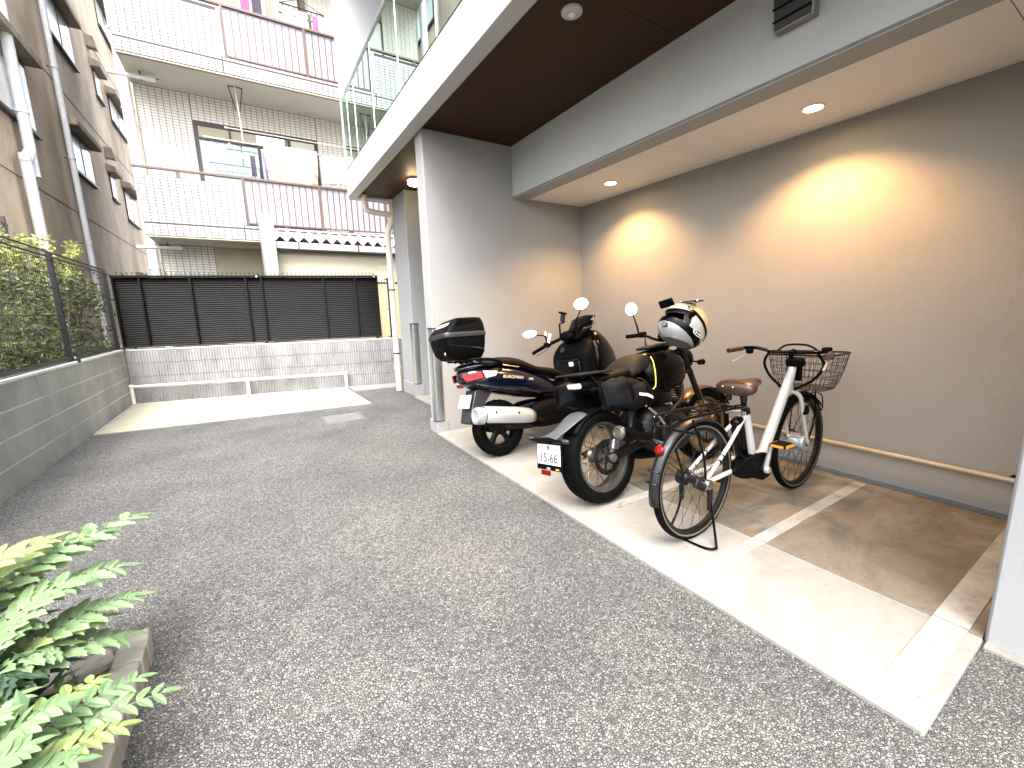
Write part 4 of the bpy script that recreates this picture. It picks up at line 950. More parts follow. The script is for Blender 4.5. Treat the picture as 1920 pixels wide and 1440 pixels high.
for sg in (1,-1):
    MB().patch([(-.281,sg*.06,.735),(-.135,sg*.168,.752),(-.115,sg*.174,.69),(-.25,sg*.11,.672)], (-.012,sg*.012,.004)).build('tail_lamp', REDL, sc, bevel=.006)
    MB().patch([(-.131,sg*.169,.753),(.0,sg*.19,.738),(-.02,sg*.192,.7),(-.111,sg*.175,.69)], (-.004,sg*.012,.004)).build('turn_signal', CLEARL, sc, bevel=.005)
    MB().tube(cr([(.1,sg*.165,.79),(-.02,sg*.185,.835),(-.18,sg*.15,.855),(-.24,sg*.08,.85)],4), .013, 8).build('grab_rail', PLAST, sc)
    MB().loftx([(.28,.2,.42,.05,2.6),(.5,.18,.44,.06,2.6),(.85,.2,.42,.06,2.6),(1.02,.26,.46,.05,2.4)], 14, yo=sg*.15).build('floor_board', PLAST, sc, sub=1)
MB().patch([(-.262,-.05,.66),(-.262,.05,.66),(-.255,.05,.63),(-.255,-.05,.63)], (-.012,0,0)).build('reflector', REDD, sc, bevel=.004)
# number plate on its hanger
fl = MB().rings([[(-.17,-.085,.60),(.02,-.085,.60),(.02,.085,.60),(-.17,.085,.60)], [(-.23,-.085,.44),(-.13,-.085,.44),(-.13,.085,.44),(-.23,.085,.44)], [(-.265,-.075,.335),(-.235,-.075,.32),(-.235,.075,.32),(-.265,.075,.335)]]).build('mudguard', GREYP, sc, bevel=.008)
pn = Vector((-.9,0,.32)).normalized(); pu = Vector((.32,0,.9)).normalized()
pm = frame_m((-.238,0,.515), (0,-1,0), pu)
pl_ = MB(); pl_.x = pm; pl_.obox((0,0,0), (.20,.115,.003)); pl_ = pl_.build('number_plate', PLATEW, sc, bevel=.003)
for (x_, y_, w_, h_) in ((-.05,.036,.014,.02),(-.015,.038,.05,.012),(-.075,.0,.012,.014),(-.04,.008,.02,.018),(.02,.004,.012,.02),(.065,.01,.016,.014),(-.075,-.022,.014,.016),(.02,-.022,.018,.018),(-.075,-.044,.01,.01),(.0,-.042,.012,.012),(.06,-.042,.012,.014)):
    k_ = MB(); k_.x = pm; k_.obox((x_, y_, .0018), (w_, h_, .001)); k_.build('plate_mark', INKG, pl_, smooth=False)
# exhaust on the right
ax = Vector((.58,0,-.10)); o0 = Vector((-.25,-.205,.405))
ex = MB().lathe([(0,.05),(.0,.066),(.02,.07),(.25,.07),(.5,.062),(.585,.04)], o0, ax, 26).build('exhaust', PLAST, sc)
MB().lathe([(-.012,.034),(-.02,.046),(-.016,.066),(0.0,.071),(.05,.071)], o0, ax, 30).build('end_cap', SILVER, ex)
MB().lathe([(.004,.0),(.0,.034)], o0, ax, 20).build('tail_pipe', DARKM, ex)
MB().lathe([(.055,.074),(.065,.079),(.40,.079),(.5,.072),(.55,.056)], o0, ax, 22, -.45, 2.1, ref=(0,-.2,1)).build('heat_shield', SILVER, ex, solid=.004)
for h in (.14,.36): MB().lathe([(0,.011),(.004,.009),(.005,0)], o0+ax.normalized()*h+Vector((0,-.074,.034)), (0,-1,.45), 10).build('shield_bolt', STEEL, ex)
MB().tube(cr([(.32,-.2,.3),(.45,-.17,.24),(.55,-.08,.2)],4), .02, 8).build('exhaust_pipe', STEEL, sc)
MB().loftx([(.06,.2,.31,.05,2.4),(.25,.19,.38,.12,3),(.5,.17,.42,.14,3),(.62,.2,.4,.1,2.5)], 16).build('engine', STEEL, sc, sub=1)
MB().loftx([(-.02,.19,.30,.03,2.6),(.2,.17,.33,.04,2.6),(.5,.16,.36,.04,2.6)], 12, yo=.15).build('belt_cover', PLAST, sc, sub=1)
MB().tube([(.3,.12,.18),(.36,.3,.0)], .012, 8).build('side_stand', STEEL, sc)
MB().loftx([(.5,.36,.55,.1,2.6),(.75,.36,.58,.1,2.6),(1.0,.36,.62,.12,2.6)], 14).build('tunnel', PLAST, sc, sub=1)
# front: leg shield, fairing, dash
MB().loftx([(.94,.50,.80,.2,5),(.955,.47,.85,.255,5),(1.04,.44,.95,.275,4.5),(1.13,.43,1.0,.265,4)], 24).build('leg_shield', PLAST, sc, sub=1)
MB().loftx([(1.06,.43,.97,.285,3.6),(1.16,.42,1.06,.28,3.2),(1.3,.43,1.04,.235,2.6),(1.45,.48,.92,.17,2.2),(1.56,.55,.76,.09,2.2),(1.6,.6,.68,.03,2)], 24).build('front_fairing', GLOSSB, sc, sub=1)
MB().loftx([(.98,.93,.99,.1,2.4),(1.04,.92,1.06,.15,2.6),(1.14,.95,1.1,.15,2.4),(1.22,1.0,1.09,.1,2.2)], 18).build('dashboard', PLAST, sc, sub=1)
MB().sheet([[(1.14+.02*j, y, 1.06+.032*j-.9*y*y) for j in range(5)] for y in [(-.17+.0425*i) for i in range(9)]]).build('windscreen', GLOSSB, sc, solid=.004)
MB().obox((.936,-.01,.66), (.02,.34,.17)).build('glove_lid', GLOSSB, sc, bevel=.012)
MB().obox((.926,-.01,.752), (.012,.30,.006)).build('lid_handle', GREYP, sc, bevel=.002)
MB().patch([(.925,-.1,.735),(.925,-.04,.735),(.925,-.04,.695),(.925,-.1,.695)], (-.004,0,0)).build('sticker', WHITEPL, sc, smooth=False)
MB().lathe([(0,.03),(.012,.028),(.014,0)], (.96,.07,.86), (-1,0,.4), 16).build('key_switch', GREYP, sc)
MB().tube([(1.3,0,.75),(1.5,0,.25)], .03, 10).build('fork', STEEL, sc)
MB().lathe([(-.06,.285),(-.06,.29),(.06,.29),(.06,.285)], (1.5,0,.25), (0,1,0), 26, .2, 2.6, ref=(1,0,0)).build('front_mudguard', BLUE, sc, solid=.006)
# handlebar, turned to the left
HL, HR, HC = Vector((.852,.2,.925)), Vector((.964,-.2,1.052)), Vector((.955,0,1.0))
MB().tube(cr([HL, (.93,.1,.965), HC, (.97,-.1,1.03), HR],5), .017, 10).build('handlebar', PLAST, sc)
MB().loftx([(.92,.95,1.02,.06,2.4),(.97,.94,1.05,.11,2.6),(1.03,.95,1.05,.08,2.4)], 16).build('handlebar_cover', PLAST, sc, sub=1)
for nm, a, b_, dz in (('l', HL, Vector((.798,.35,.867)), -.02), ('r', HR, Vector((.987,-.35,1.10)), -.02)):
    g_ = MB().tube([a, a+(b_-a)*.06, b_-(b_-a)*.05, b_], [.018,.019,.019,.015], 12).build('grip', RUBBER, sc)
    MB().lathe([(0,.017),(.012,.017),(.014,.012),(.014,0)], b_, b_-a, 12).build('bar_end', CHROME, g_)
    MB().tube(cr([a+Vector((.04,0,-.0)), a+(b_-a)*.25+Vector((.055,0,-.022)), b_+Vector((.045,0,-.03))],4), .0065, 8, flat=.7).build('brake_lever', SILVER, sc)
    MB().obox(a+(a-b_).normalized()*.02+Vector((0,0,.0)), (.05,.06,.05)).build('switch_box', PLAST, sc, bevel=.008)
MN = (-.78,-.55,.28)
mirror_part(sc, (.775,.335,1.065), MN, .078, .042, [(.86,.19,.95),(.86,.2,1.02),(.82,.27,1.045),(.785,.33,1.055)])
mirror_part(sc, (.887,-.33,1.25), MN, .068, .058, [(.96,-.16,1.06),(.955,-.17,1.12),(.93,-.25,1.18),(.9,-.32,1.23)])
ph = MB().tube([(.94,.06,1.0),(.92,.03,1.12),(.925,-.04,1.13)], .009, 8).build('phone_mount', PLAST, sc)
MB().obox((.915,-.03,1.17), (.03,.04,.075), Matrix.Rotation(.35,4,'X')).build('clamp', GREYP, ph, bevel=.004)
MB().obox((.91,-.045,1.215), (.045,.085,.018), Matrix.Rotation(.35,4,'X')).build('jaw', PLAST, ph, bevel=.006)
lk = MB().obox((.865,.145,.995), (.012,.04,.10), Matrix.Rotation(.45,4,'X')).build('lock_tag', WHITEPL, sc, bevel=.003)
MB().tube(cr([(.863,.178,1.03),(.863,.19,1.065),(.863,.205,1.06),(.863,.2,1.03)],5), .004, 6).build('lock_shackle', WHITEPL, lk)
for k_ in range(4): MB().obox((.858,.128+.0*k_,.965)+Vector((0,.43,.9))*.02*k_ if False else Vector((.858,.135,.968))+Vector((0,.43,.9))*.019*k_, (.002,.012,.006), Matrix.Rotation(.45,4,'X')).build('tag_mark', INK, lk, smooth=False)
# maker's lettering on the side panel
text('side_lettering', 'BURGMAN', .037, GOLDT, sc, frame_m((.15,-.1905,.672), (.3,0,-.05), (0,-.16,1)), .001, 1.15)
text('side_lettering', '200', .026, GOLDT, sc, frame_m((.33,-.1915,.636), (.3,0,-.05), (0,-.16,1)), .001, 1.3)
MB().patch([(.06,-.186,.79),(.22,-.184,.755),(.22,-.190,.748),(.06,-.192,.782)], (0,-.003,0)).build('seat_trim', CHROME, sc, smooth=False)
MB().tube(cr([(-.1,-.186,.59),(.08,-.205,.595),(.25,-.203,.56),(.42,-.18,.5)],5), .008, 6).build('lower_trim', BLUE, sc)
# top box
tb = MB().loftz([(.862,-.36,-.04,.13,6),(.872,-.40,-.02,.165,6),(.915,-.455,.0,.2,7),(1.0,-.478,.01,.218,8),(1.058,-.485,.015,.224,8)], 40).build('top_box', PLAST, sc)
MB().loftz([(1.042,-.492,.02,.231,8),(1.052,-.495,.023,.234,8),(1.07,-.495,.023,.234,8),(1.08,-.49,.02,.23,8)], 40).build('lid_band', GREYP, tb)
MB().loftz([(1.075,-.488,.017,.228,8),(1.12,-.44,.014,.222,8),(1.165,-.375,.006,.21,7),(1.19,-.33,-.004,.195,6),(1.197,-.30,-.03,.17,5)], 40).build('lid', PLAST, tb)
MB().patch([(-.36,-.2215,1.13),(-.31,-.205,1.183),(-.07,-.211,1.168)], (0,-.006,.002)).build('lid_inlay', GLOSSB, tb, smooth=False)
MB().tube([(-.44,-.212,.985),(-.1,-.216,.945),(-.03,-.21,.93)], .003, 4).build('side_crease', DARKM, tb)
MB().obox((-.478,0,1.0), (.03,.08,.05), Matrix.Rotation(-.15,4,'Y')).build('lock_housing', PLAST, tb, bevel=.006)
MB().lathe([(0,.014),(.004,.013),(.005,0)], (-.462,-.13,.915), (-1,-.2,-.35), 14).build('keyhole_cover', CHROME, tb)
BM = frame_m((-.4075,0,1.1435), (0,-1,0), (.82,0,.57))
text('box_lettering', 'H', .062, WHITEPL, tb, BM @ Matrix.Translation((.15,0,.004)), .001, 1.0)
for k in range(5):
    k_ = MB(); k_.x = BM; k_.patch([(.09-.05*k,-.025,.003),(.115-.05*k,-.025,.003),(.125-.05*k,.025,.003),(.1-.05*k,.025,.003)], (0,0,.001)); k_.build('box_mark', WHITEPL, tb, smooth=False)
for y in (-.1,.1):
    MB().tube(cr([(-.04,y,.855),(-.12,y,.848),(-.3,y,.856)],4), .008, 6).tube([(-.1,y,.848),(-.06,y*.9,.80)], .008, 6).tube([(-.2,y,.85),(-.12,y*.9,.80)], .008, 6).tube([(-.15,y,.85),(-.06,y*.9,.81)], .006, 6).build('box_carrier', STEEL, sc)
tb.location = (-.235*.24, 0, 0); tb.scale = (.76, .76, 1.0)
# ------------------------------------------------------------------ black motorcycle
mo = vehicle('motorcycle', 'black motorcycle with saddlebags and taupe seat beside the white bicycle', 'motorcycle', (.26, 1.63, .02), 4, 10)
WB = 1.26
rwm = wheel(mo, (.04,0,.3), .3, .15, .085, RIMG, .05, .12, spoke=32, name='rear_wheel', disc=.115, tread=34, spoke_m=COPPER, spoke_r=.0024)
ST = Matrix.Translation((WB-.27,0,.85)) @ Matrix.Rotation(radians(-9), 4, Vector((-.42,0,.9)).normalized()) @ Matrix.Translation((-(WB-.27),0,-.85))
wheel(mo, (WB,0,.295), .295, .115, .08, GOLD, .045, .1, spoke=32, name='front_wheel', x=ST, disc=.15, tread=30, spoke_m=STEEL, spoke_r=.0024)
def steered(mb=None): mb = MB(); mb.x = ST; return mb
for sg in (1,-1):
    f_ = steered().tube([(WB-.02,sg*.095,.28),(WB-.12,sg*.095,.52)], .027, 14).build('fork_leg', GOLD if sg < 0 else STEEL, mo)
    steered().tube([(WB-.12,sg*.095,.52),(WB-.31,sg*.095,.97)], .022, 14).build('fork_tube', STEEL, f_)
    steered().tube([(WB-.085,sg*.124,.44),(WB-.2,sg*.124,.70)], .006, 6).build('fork_guard', GOLD, f_)
fd = []
for i in range(22):
    a = radians(25+i*7.0); R_ = .315
    fd.append([tuple(Vector((WB,0,.295))+Vector((cos(a)*(R_-abs(q)**2*3.2), q, sin(a)*(R_-abs(q)**2*3.2)))) for q in (-.066,-.045,-.02,0,.02,.045,.066)])
steered().sheet(fd[:8]).build('front_fender', GLOSSB, mo, solid=.006)
steered().sheet(fd[7:17]).build('fender_crown', COPPER, mo, solid=.008)
steered().sheet(fd[16:]).build('fender_rear', GLOSSB, mo, solid=.006)
steered().lathe([(-.06,.04),(-.05,.075),(0,.092),(.04,.094),(.05,.088)], (WB-.21,0,.845), (1,0,-.1), 26).build('headlight', GLOSSB, mo)
steered().lathe([(.045,.086),(.052,.06),(.055,0)], (WB-.21,0,.845), (1,0,-.1), 26).build('headlight_lens', CLEARL, mo)
steered().box(WB-.34,WB-.24,-.12,.12,.955,.985).box(WB-.3,WB-.2,-.115,.115,.74,.765).build('fork_clamp', STEEL, mo, bevel=.006)
for sg in (1,-1):
    s_ = steered().tube([(WB-.2,sg*.09,.83),(WB-.19,sg*.17,.82)], .007, 8).build('turn_signal_stalk', PLAST, mo)
    steered().lathe([(-.03,.01),(-.02,.02),(.02,.022),(.03,.012)], (WB-.19,sg*.18,.82), (1,0,0), 14).build('turn_signal', PLAST, s_)
# body
MB().loftx([(.5,.72,.90,.09,2.4),(.56,.66,.93,.135,2.8),(.7,.62,.955,.16,2.8),(.86,.62,.95,.16,2.6),(.96,.66,.90,.12,2.4),(1.02,.70,.83,.05,2.2)], 24).build('fuel_tank', GLOSSB, mo, sub=1)
MB().loftx([(.6,.945,.965,.07,2.6),(.68,.95,.985,.09,2.8),(.82,.95,.985,.085,2.8),(.9,.93,.955,.05,2.6)], 18).build('tank_pad', SEATB, mo, sub=1)
MB().lathe([(0,.045),(.016,.045),(.022,.036),(.024,0)], (.86,-.02,.955), (0,0,1), 24).build('fuel_cap', GOLD, mo)
MB().loftx([(.31,.765,.845,.125,2.8),(.33,.765,.868,.138,2.8),(.42,.78,.915,.138,2.8),(.5,.80,.935,.132,2.8),(.545,.82,.925,.12,2.6)], 22).build('seat', SEATM, mo, sub=1)
MB().loftx([(.02,.79,.815,.05,2.4),(.08,.775,.83,.11,2.6),(.2,.765,.84,.135,2.8),(.3,.765,.85,.135,2.8),(.325,.77,.845,.12,2.8)], 22).build('pillion_seat', PLAST, mo, sub=1)
MB().tube(cr([(.528,-.128,.90),(.53,-.144,.86),(.525,-.154,.78),(.515,-.152,.70),(.49,-.145,.675)],6), .004, 8).build('seat_piping', YELLOWL, mo)
MB().loftx([(.1,.68,.77,.07,2.6),(.3,.56,.76,.12,2.6),(.52,.52,.74,.14,2.8),(.68,.55,.7,.13,2.6)], 18).build('side_cover', PLAST, mo, sub=1)
MB().loftx([(-.1,.76,.80,.03,2.4),(-.06,.745,.82,.08,2.6),(.06,.73,.815,.1,2.6),(.2,.72,.8,.1,2.4)], 18).build('tail_unit', PLAST, mo, sub=1)
MB().obox((-.098,0,.775), (.03,.11,.035), Matrix.Rotation(-.3,4,'Y')).build('tail_lamp', CLEARL, mo, bevel=.008)
rk = MB().box(-.15,.14,-.12,.12,.838,.846).build('tail_rack', PLAST, mo, bevel=.003)
for y in (-.1,.0,.1): MB().box(-.15,.13,y-.008,y+.008,.8465,.853).build('rack_rib', GREYP, rk, smooth=False)
for sg in (1,-1): MB().tube([(-.05,sg*.1,.84),(.02,sg*.1,.76)], .007, 6).build('rack_stay', STEEL, mo)
# saddlebags
def bag(yc, sg, x0, x1, z0, z1, lab):
    n = 44; rr = []; ph_ = 1.7 if sg > 0 else .4; K = 22
    for i in range(K+1):
        f = i/K; x = x0+(x1-x0)*f; bulge = sin(pi*min(max(f,.05),.95))**.34; r = []
        pin = max(0, 1-f/.22)                                        # rolled closure at the rear end
        for k in range(n):
            a = 2*pi*k/n; c_, s_ = cos(a), sin(a)
            wob = 1+.05*sin(3*a+6*f+ph_)-.11*(1-abs(sin(2.5*a+5.5*f+ph_)))**5-.09*(1-abs(sin(3.5*a-9*f+ph_)))**6+.03*sin(13*f+4*a)
            wy = .078*bulge*(1-.75*pin)*wob; wz = (z1-z0)/2*(bulge*(1-pin)+pin*.8)*wob
            r.append((x+.012*sin(2*a+ph_)*pin, yc+wy*math.copysign(abs(c_)**.8, c_), (z0+z1)/2-.06*f*f+.01*sin(9*f)+wz*math.copysign(abs(s_)**.85, s_)))
        rr.append(r)
    b_ = MB().rings(rr).build('saddlebag', BAGB, mo); b_['label'] = lab
    zc = (z0+z1)/2
    for f in (.42,.8):
        x = x0+(x1-x0)*f; w_ = .078
        MB().tube(cr([(x,yc+w_*cos(a)*1.0,zc-.06*f*f+(z1-z0)/2*1.0*sin(a)) for a in [2*pi*q/14 for q in range(14)]],2,True), .006, 5, closed=True, flat=2.2).build('strap', PLAST, b_)
    MB().tube(cr([(x0+.02,yc,z1-.03),(x0-.012,yc,zc+.02),(x0+.02,yc,z0+.03)],4), .009, 6, flat=2).build('roll_closure', PLAST, b_)
    return b_
b1 = bag(-.205, -1, -.07, .36, .60, .81, 'right saddlebag with a white mark')
b2 = bag(.205, 1, -.07, .34, .60, .80, 'left saddlebag half hidden behind the wheel')
MB().patch([(.16,-.289,.692),(.23,-.291,.68),(.285,-.288,.655),(.285,-.288,.638),(.23,-.291,.661),(.16,-.289,.677)], (0,-.004,0)).build('white_mark', WHITEPL, b1, smooth=False)
# rear hugger, plate carrier
hg = []
for i in range(13):
    a = radians(58+i*7); R_ = .318
    hg.append([tuple(Vector((.04,0,.3))+Vector((cos(a)*(R_-abs(q)**2*2.6), q, sin(a)*(R_-abs(q)**2*2.6)))) for q in (-.075,-.05,-.025,0,.025,.05,.075)])
MB().sheet(hg).build('hugger', PLAST, mo, solid=.006)
ar = [(-.08,.085,.605),(-.15,.08,.585),(-.24,.06,.535),(-.32,.055,.505),(-.37,.09,.497)]
MB().sheet([[(x,-w,z-.008),(x,-w*.5,z+.004),(x,0,z+.008),(x,w*.5,z+.004),(x,w,z-.008)] for x,w,z in ar]).build('fender_extension', EXTG, mo, solid=.01, sub=1)
hb = MB().box(-.385,-.345,-.15,.15,.478,.492).build('plate_carrier', PLAST, mo, bevel=.004)
for sg in (1,-1): MB().lathe([(-.028,.008),(-.02,.014),(.02,.014),(.028,.006)], (-.37,sg*.16,.487), (0,1,0), 12).build('turn_signal', GREYP, hb)
pm = frame_m((-.372,0,.40), (0,-1,0), (.12,0,1))
fr_ = MB(); fr_.x = pm; fr_.obox((0,-.012,-.004), (.232,.165,.006)); fr_ = fr_.build('plate_frame', PLAST, mo, bevel=.006)
pl_ = MB(); pl_.x = pm; pl_.obox((0,.0,.0012), (.212,.122,.003)); pl_ = pl_.build('number_plate', PLATEW, mo, bevel=.002)
text('plate_lettering', '15-66', .078, INK, pl_, pm @ Matrix.Translation((0,-.022,.0032)), .0006, .92)
text('plate_lettering', '1', .026, INKG, pl_, pm @ Matrix.Translation((-.062,.04,.0032)))
text('plate_lettering', '2', .026, INKG, pl_, pm @ Matrix.Translation((.068,.042,.0032)))
mk = MB(); mk.x = pm; mk.obox((0,.04,.0034), (.014,.024,.001)); mk.build('plate_seal', COPPER, pl_, smooth=False)
mk = MB(); mk.x = pm; mk.obox((-.005,-.083,.0005), (.026,.008,.004)); mk.build('frame_mark', PLATEW, fr_, smooth=False)
mk = MB(); mk.x = pm; mk.obox((.075,-.083,.0005), (.026,.01,.004)); mk.build('amber_mark', ORANGE, fr_, smooth=False)
mk = MB(); mk.x = pm; mk.obox((-.035,-.112,-.004), (.085,.03,.008)); mk.build('rear_reflector', REDL, mo, bevel=.003)
MB().tube([(-.365,0,.48),(-.2,.08,.37),(.04,.09,.3)], .009, 8).build('carrier_stay', PLAST, mo)
# swing arm, engine, exhaust
for sg in (1,-1): MB().rings([[(x,sg*.1-.016,z-h),(x,sg*.1+.016,z-h),(x,sg*.1+.016,z+h),(x,sg*.1-.016,z+h)] for x,z,h in ((.01,.3,.022),(.1,.3,.03),(.3,.33,.035),(.5,.36,.04))]).build('swing_arm', STEEL, mo, bevel=.006)
MB().lathe([(-.012,.024),(0,.026),(.012,.02)], (.04,-.125,.3), (0,1,0), 16).build('axle_nut', ALU, mo)
MB().obox((.115,-.085,.365), (.06,.03,.07), Matrix.Rotation(.4,4,'Y')).build('brake_caliper', ALU, mo, bevel=.008)
MB().loftx([(.4,.26,.5,.1,3),(.5,.2,.56,.15,3.2),(.72,.2,.56,.155,3.2),(.86,.26,.5,.12,2.8),(.92,.34,.46,.06,2.4)], 20).build('engine', STEEL, mo, sub=1)
MB().lathe([(-.012,.0),(-.012,.07),(.0,.088),(.02,.092)], (.6,-.175,.34), (0,1,0), 26).build('clutch_cover', STEEL, mo)
MB().lathe([(-.01,.0),(-.01,.05),(.02,.06)], (.76,-.155,.33), (0,1,0), 22).build('engine_cover', STEEL, mo)
for k in range(6): MB().box(.62,.82,-.1,.1,.55+k*.018,.558+k*.018).build('cooling_fin', STEEL, mo, smooth=False)
MB().loftx([(.3,.22,.27,.06,2.4),(.5,.17,.24,.1,2.8),(.75,.18,.24,.1,2.8),(.88,.24,.29,.06,2.4)], 14).build('skid_plate', PLAST, mo, sub=1)
mf_ = MB().lathe([(0,.034),(.0,.043),(.02,.046),(.08,.047),(.13,.044),(.18,.028),(.32,.025)], (.03,-.2,.465), (1,.05,-.28), 24).build('muffler', PLAST, mo)
MB().lathe([(-.004,.024),(-.012,.028),(-.01,.037),(.0,.045),(.008,.047)], (.03,-.2,.465), (1,.05,-.28), 26).build('end_ring', RIMG, mf_)
MB().lathe([(.01,.0),(.0,.026)], (.03,-.2,.465), (1,.05,-.28), 18).build('outlet', DARKM, mf_)
MB().tube(cr([(.32,-.185,.385),(.42,-.17,.3),(.6,-.15,.24),(.85,-.12,.26),(.93,-.06,.42),(.86,-.04,.55)],5), .021, 10).build('exhaust_pipe', STEEL, mo)
for sg in (1,-1):
    MB().tube(cr([(.96,sg*.04,.86),(.84,sg*.13,.6),(.66,sg*.15,.5),(.48,sg*.14,.42),(.46,sg*.12,.3)],5), .016, 8).build('frame_tube', STEEL, mo)
    MB().tube([(.5,sg*.12,.62),(-.02,sg*.08,.75)], .012, 8).build('sub_frame', STEEL, mo)
    MB().tube([(.44,sg*.13,.33),(.44,sg*.24,.31)], .012, 8).build('foot_peg', ALU, mo)
MB().tube([(.3,-.06,.42),(.42,-.05,.7)], .03, 12).build('shock', YELLOWL if False else STEEL, mo)
MB().tube([(.5,.12,.24),(.46,.3,.0)], .012, 8).build('side_stand', STEEL, mo)
MB().tube(cr([(.3,-.14,.64),(.42,-.2,.52),(.47,-.22,.44)],3), .008, 6).build('brake_pedal', ALU, mo)
# handlebar turned slightly right
MB().tube(cr([(.935,.37,1.08),(.93,.22,1.075),(.905,.1,1.03),(.885,0,1.005),(.86,-.1,1.03),(.82,-.22,1.065),(.79,-.36,1.07)],4), .012, 8).build('handlebar', PLAST, mo)
for a, b_ in (((.932,.25,1.078),(.938,.385,1.085)),((.815,-.25,1.066),(.787,-.375,1.07))):
    a = Vector(a); b_ = Vector(b_); MB().tube([a,b_], .017, 10).build('grip', RUBBER, mo)
    MB().tube(cr([a+Vector((.04,-.02*(1 if b_.y>0 else -1),-.005)),(a+b_)/2+Vector((.06,0,-.01)),b_+Vector((.05,0,-.012))],3), .006, 6).build('lever', PLAST, mo)
    MB().obox(a+Vector((.0,-.03 if b_.y>0 else .03,0)), (.045,.055,.045)).build('switch_box', PLAST, mo, bevel=.008)
mirror_part(mo, (1.0,.355,1.31), (-.85,-.5,.12), .05, .058, [(.935,.26,1.09),(.95,.28,1.16),(.985,.33,1.25),(1.0,.352,1.29)])
MB().loftx([(.86,1.0,1.06,.04,2.4),(.9,1.0,1.09,.06,2.6),(.97,.98,1.07,.05,2.4)], 14).build('instrument', PLAST, mo, sub=1)
random.seed(9)
for k in range(6):
    q = random.uniform(-.02,.02); s2 = 1 if k % 2 else -1
    MB().tube(cr([(.92+.01*s2,s2*.2,1.06),(.88+q,s2*(.15+q),.99-.02*k+q),(.93+q,s2*.08,.94-.015*k),(1.0,s2*.03,.93-.02*k),(1.02,0,.84)],5), .0042, 5).build('cable', PLAST, mo)

# ------------------------------------------------------------------ helmet resting on its bar
hm = thing('helmet', 'cream and silver full-face helmet with black bands resting on the motorcycle', 'helmet', (1.0, 1.6, 1.13))
# local x = face direction
fx = Vector((-.78,.28,.42)).normalized(); uz = (Vector((.5,.02,.86))-fx*Vector((.5,.02,.86)).dot(fx)).normalized(); hm.scale = (1.1, 1.1, 1.1); hm.rotation_euler = frame_m((0,0,0), fx, uz.cross(fx)).to_euler()
def helmet_shell():
    mb = MB(); rr = []; n = 200
    for i in range(121):
        th = pi*i/120; z = cos(th); r0 = sin(th); r = []
        for k in range(n):
            a = 2*pi*k/n; x = r0*cos(a); y = r0*sin(a)
            px, py, pz = x*.15, y*.128, z*.146
            if z < 0: px *= 1+.14*(-z)**.8*(1 if x > 0 else .1); py *= 1-.06*(-z); px += .03*(-z)*(x > 0)*abs(x)
            pz = max(pz, -.118-.01*x)
            r.append((px, py, pz))
        rr.append(r)
    return rr
HS = helmet_shell()
def hsub(i0, i1, name, m, k=1.0, par=None, sel=None):
    mb = MB(); n = 200; vs_ = [tuple(Vector(p)*k) for r in HS[i0:i1+1] for p in r]; fs = []
    for i in range(i1-i0):
        for q in range(n):
            c = Vector(HS[i0+i][q])+Vector(HS[i0+i+1][(q+1) % n]); c /= 2
            if sel is None or sel(c): fs.append((i*n+q, i*n+(q+1) % n, (i+1)*n+(q+1) % n, (i+1)*n+q))
    mb.add(vs_, fs)
    bmm = None; me = mb.build(name, m, par, solid=.003)
    return me
eye = lambda c: c.x > .045 and -.045 < c.z < .052
hsub(0, 120, 'shell', WHITEP, 1.0, hm, lambda c: not eye(c))
hsub(0, 120, 'liner', DARKM, .9, hm, lambda c: not (c.x > .09 and abs(c.z) < .03))
hsub(0, 120, 'crown_panel', CREAMH, 1.012, hm, lambda c: c.z > .055+.55*(c.x-.03))
hsub(0, 120, 'black_band', GLOSSB, 1.018, hm, lambda c: abs(c.z-(.05+.55*(c.x-.03))) < .012 and c.x < .075)
hsub(0, 120, 'cheek_band', GLOSSB, 1.012, hm, lambda c: -.088 < c.z-.3*c.x < -.05 and c.x > -.12)
hsub(0, 120, 'cheek_panel', SILVER, 1.008, hm, lambda c: c.z-.3*c.x <= -.088 and c.x > -.12)
hsub(0, 120, 'neck_band', GLOSSB, 1.016, hm, lambda c: c.x < -.03 and -.1 < c.z < -.078)
vz = []
for i in range(13):
    y = -.115+.23*i/12; vz.append([((.15*cos(t_)*sqrt(max(.02,1-(y/.135)**2))), y, .15*sin(t_)) for t_ in [radians(46+5.5*j) for j in range(9)]])
MB().sheet(vz).build('visor', m_glass('visor_smoke', (.25,.22,.2), .03, .06), hm, solid=.003)
for sg in (1,-1): MB().lathe([(-.004,.026),(.006,.024),(.008,0)], (.04,sg*.116,.03), (0,sg,0), 18).build('visor_pivot', GLOSSB, hm)
MB().obox((.17,0,.075), (.05,.13,.012), Matrix.Rotation(-.7,4,'Y')).build('peak', GLOSSB, hm, bevel=.005)
MB().lathe([(-.002,.018),(.01,.015),(.012,0)], (.16,.045,-.07), (1,.5,-.1), 16).build('chin_vent', RIMG, hm)
for (x,z) in ((-.05,.1),(-.1,.06),(.0,.125)): MB().obox((x,.07,z*.94), (.014,.01,.008), Matrix.Rotation(.7,4,'X')).build('vent_hole', DARKM, hm, smooth=False)
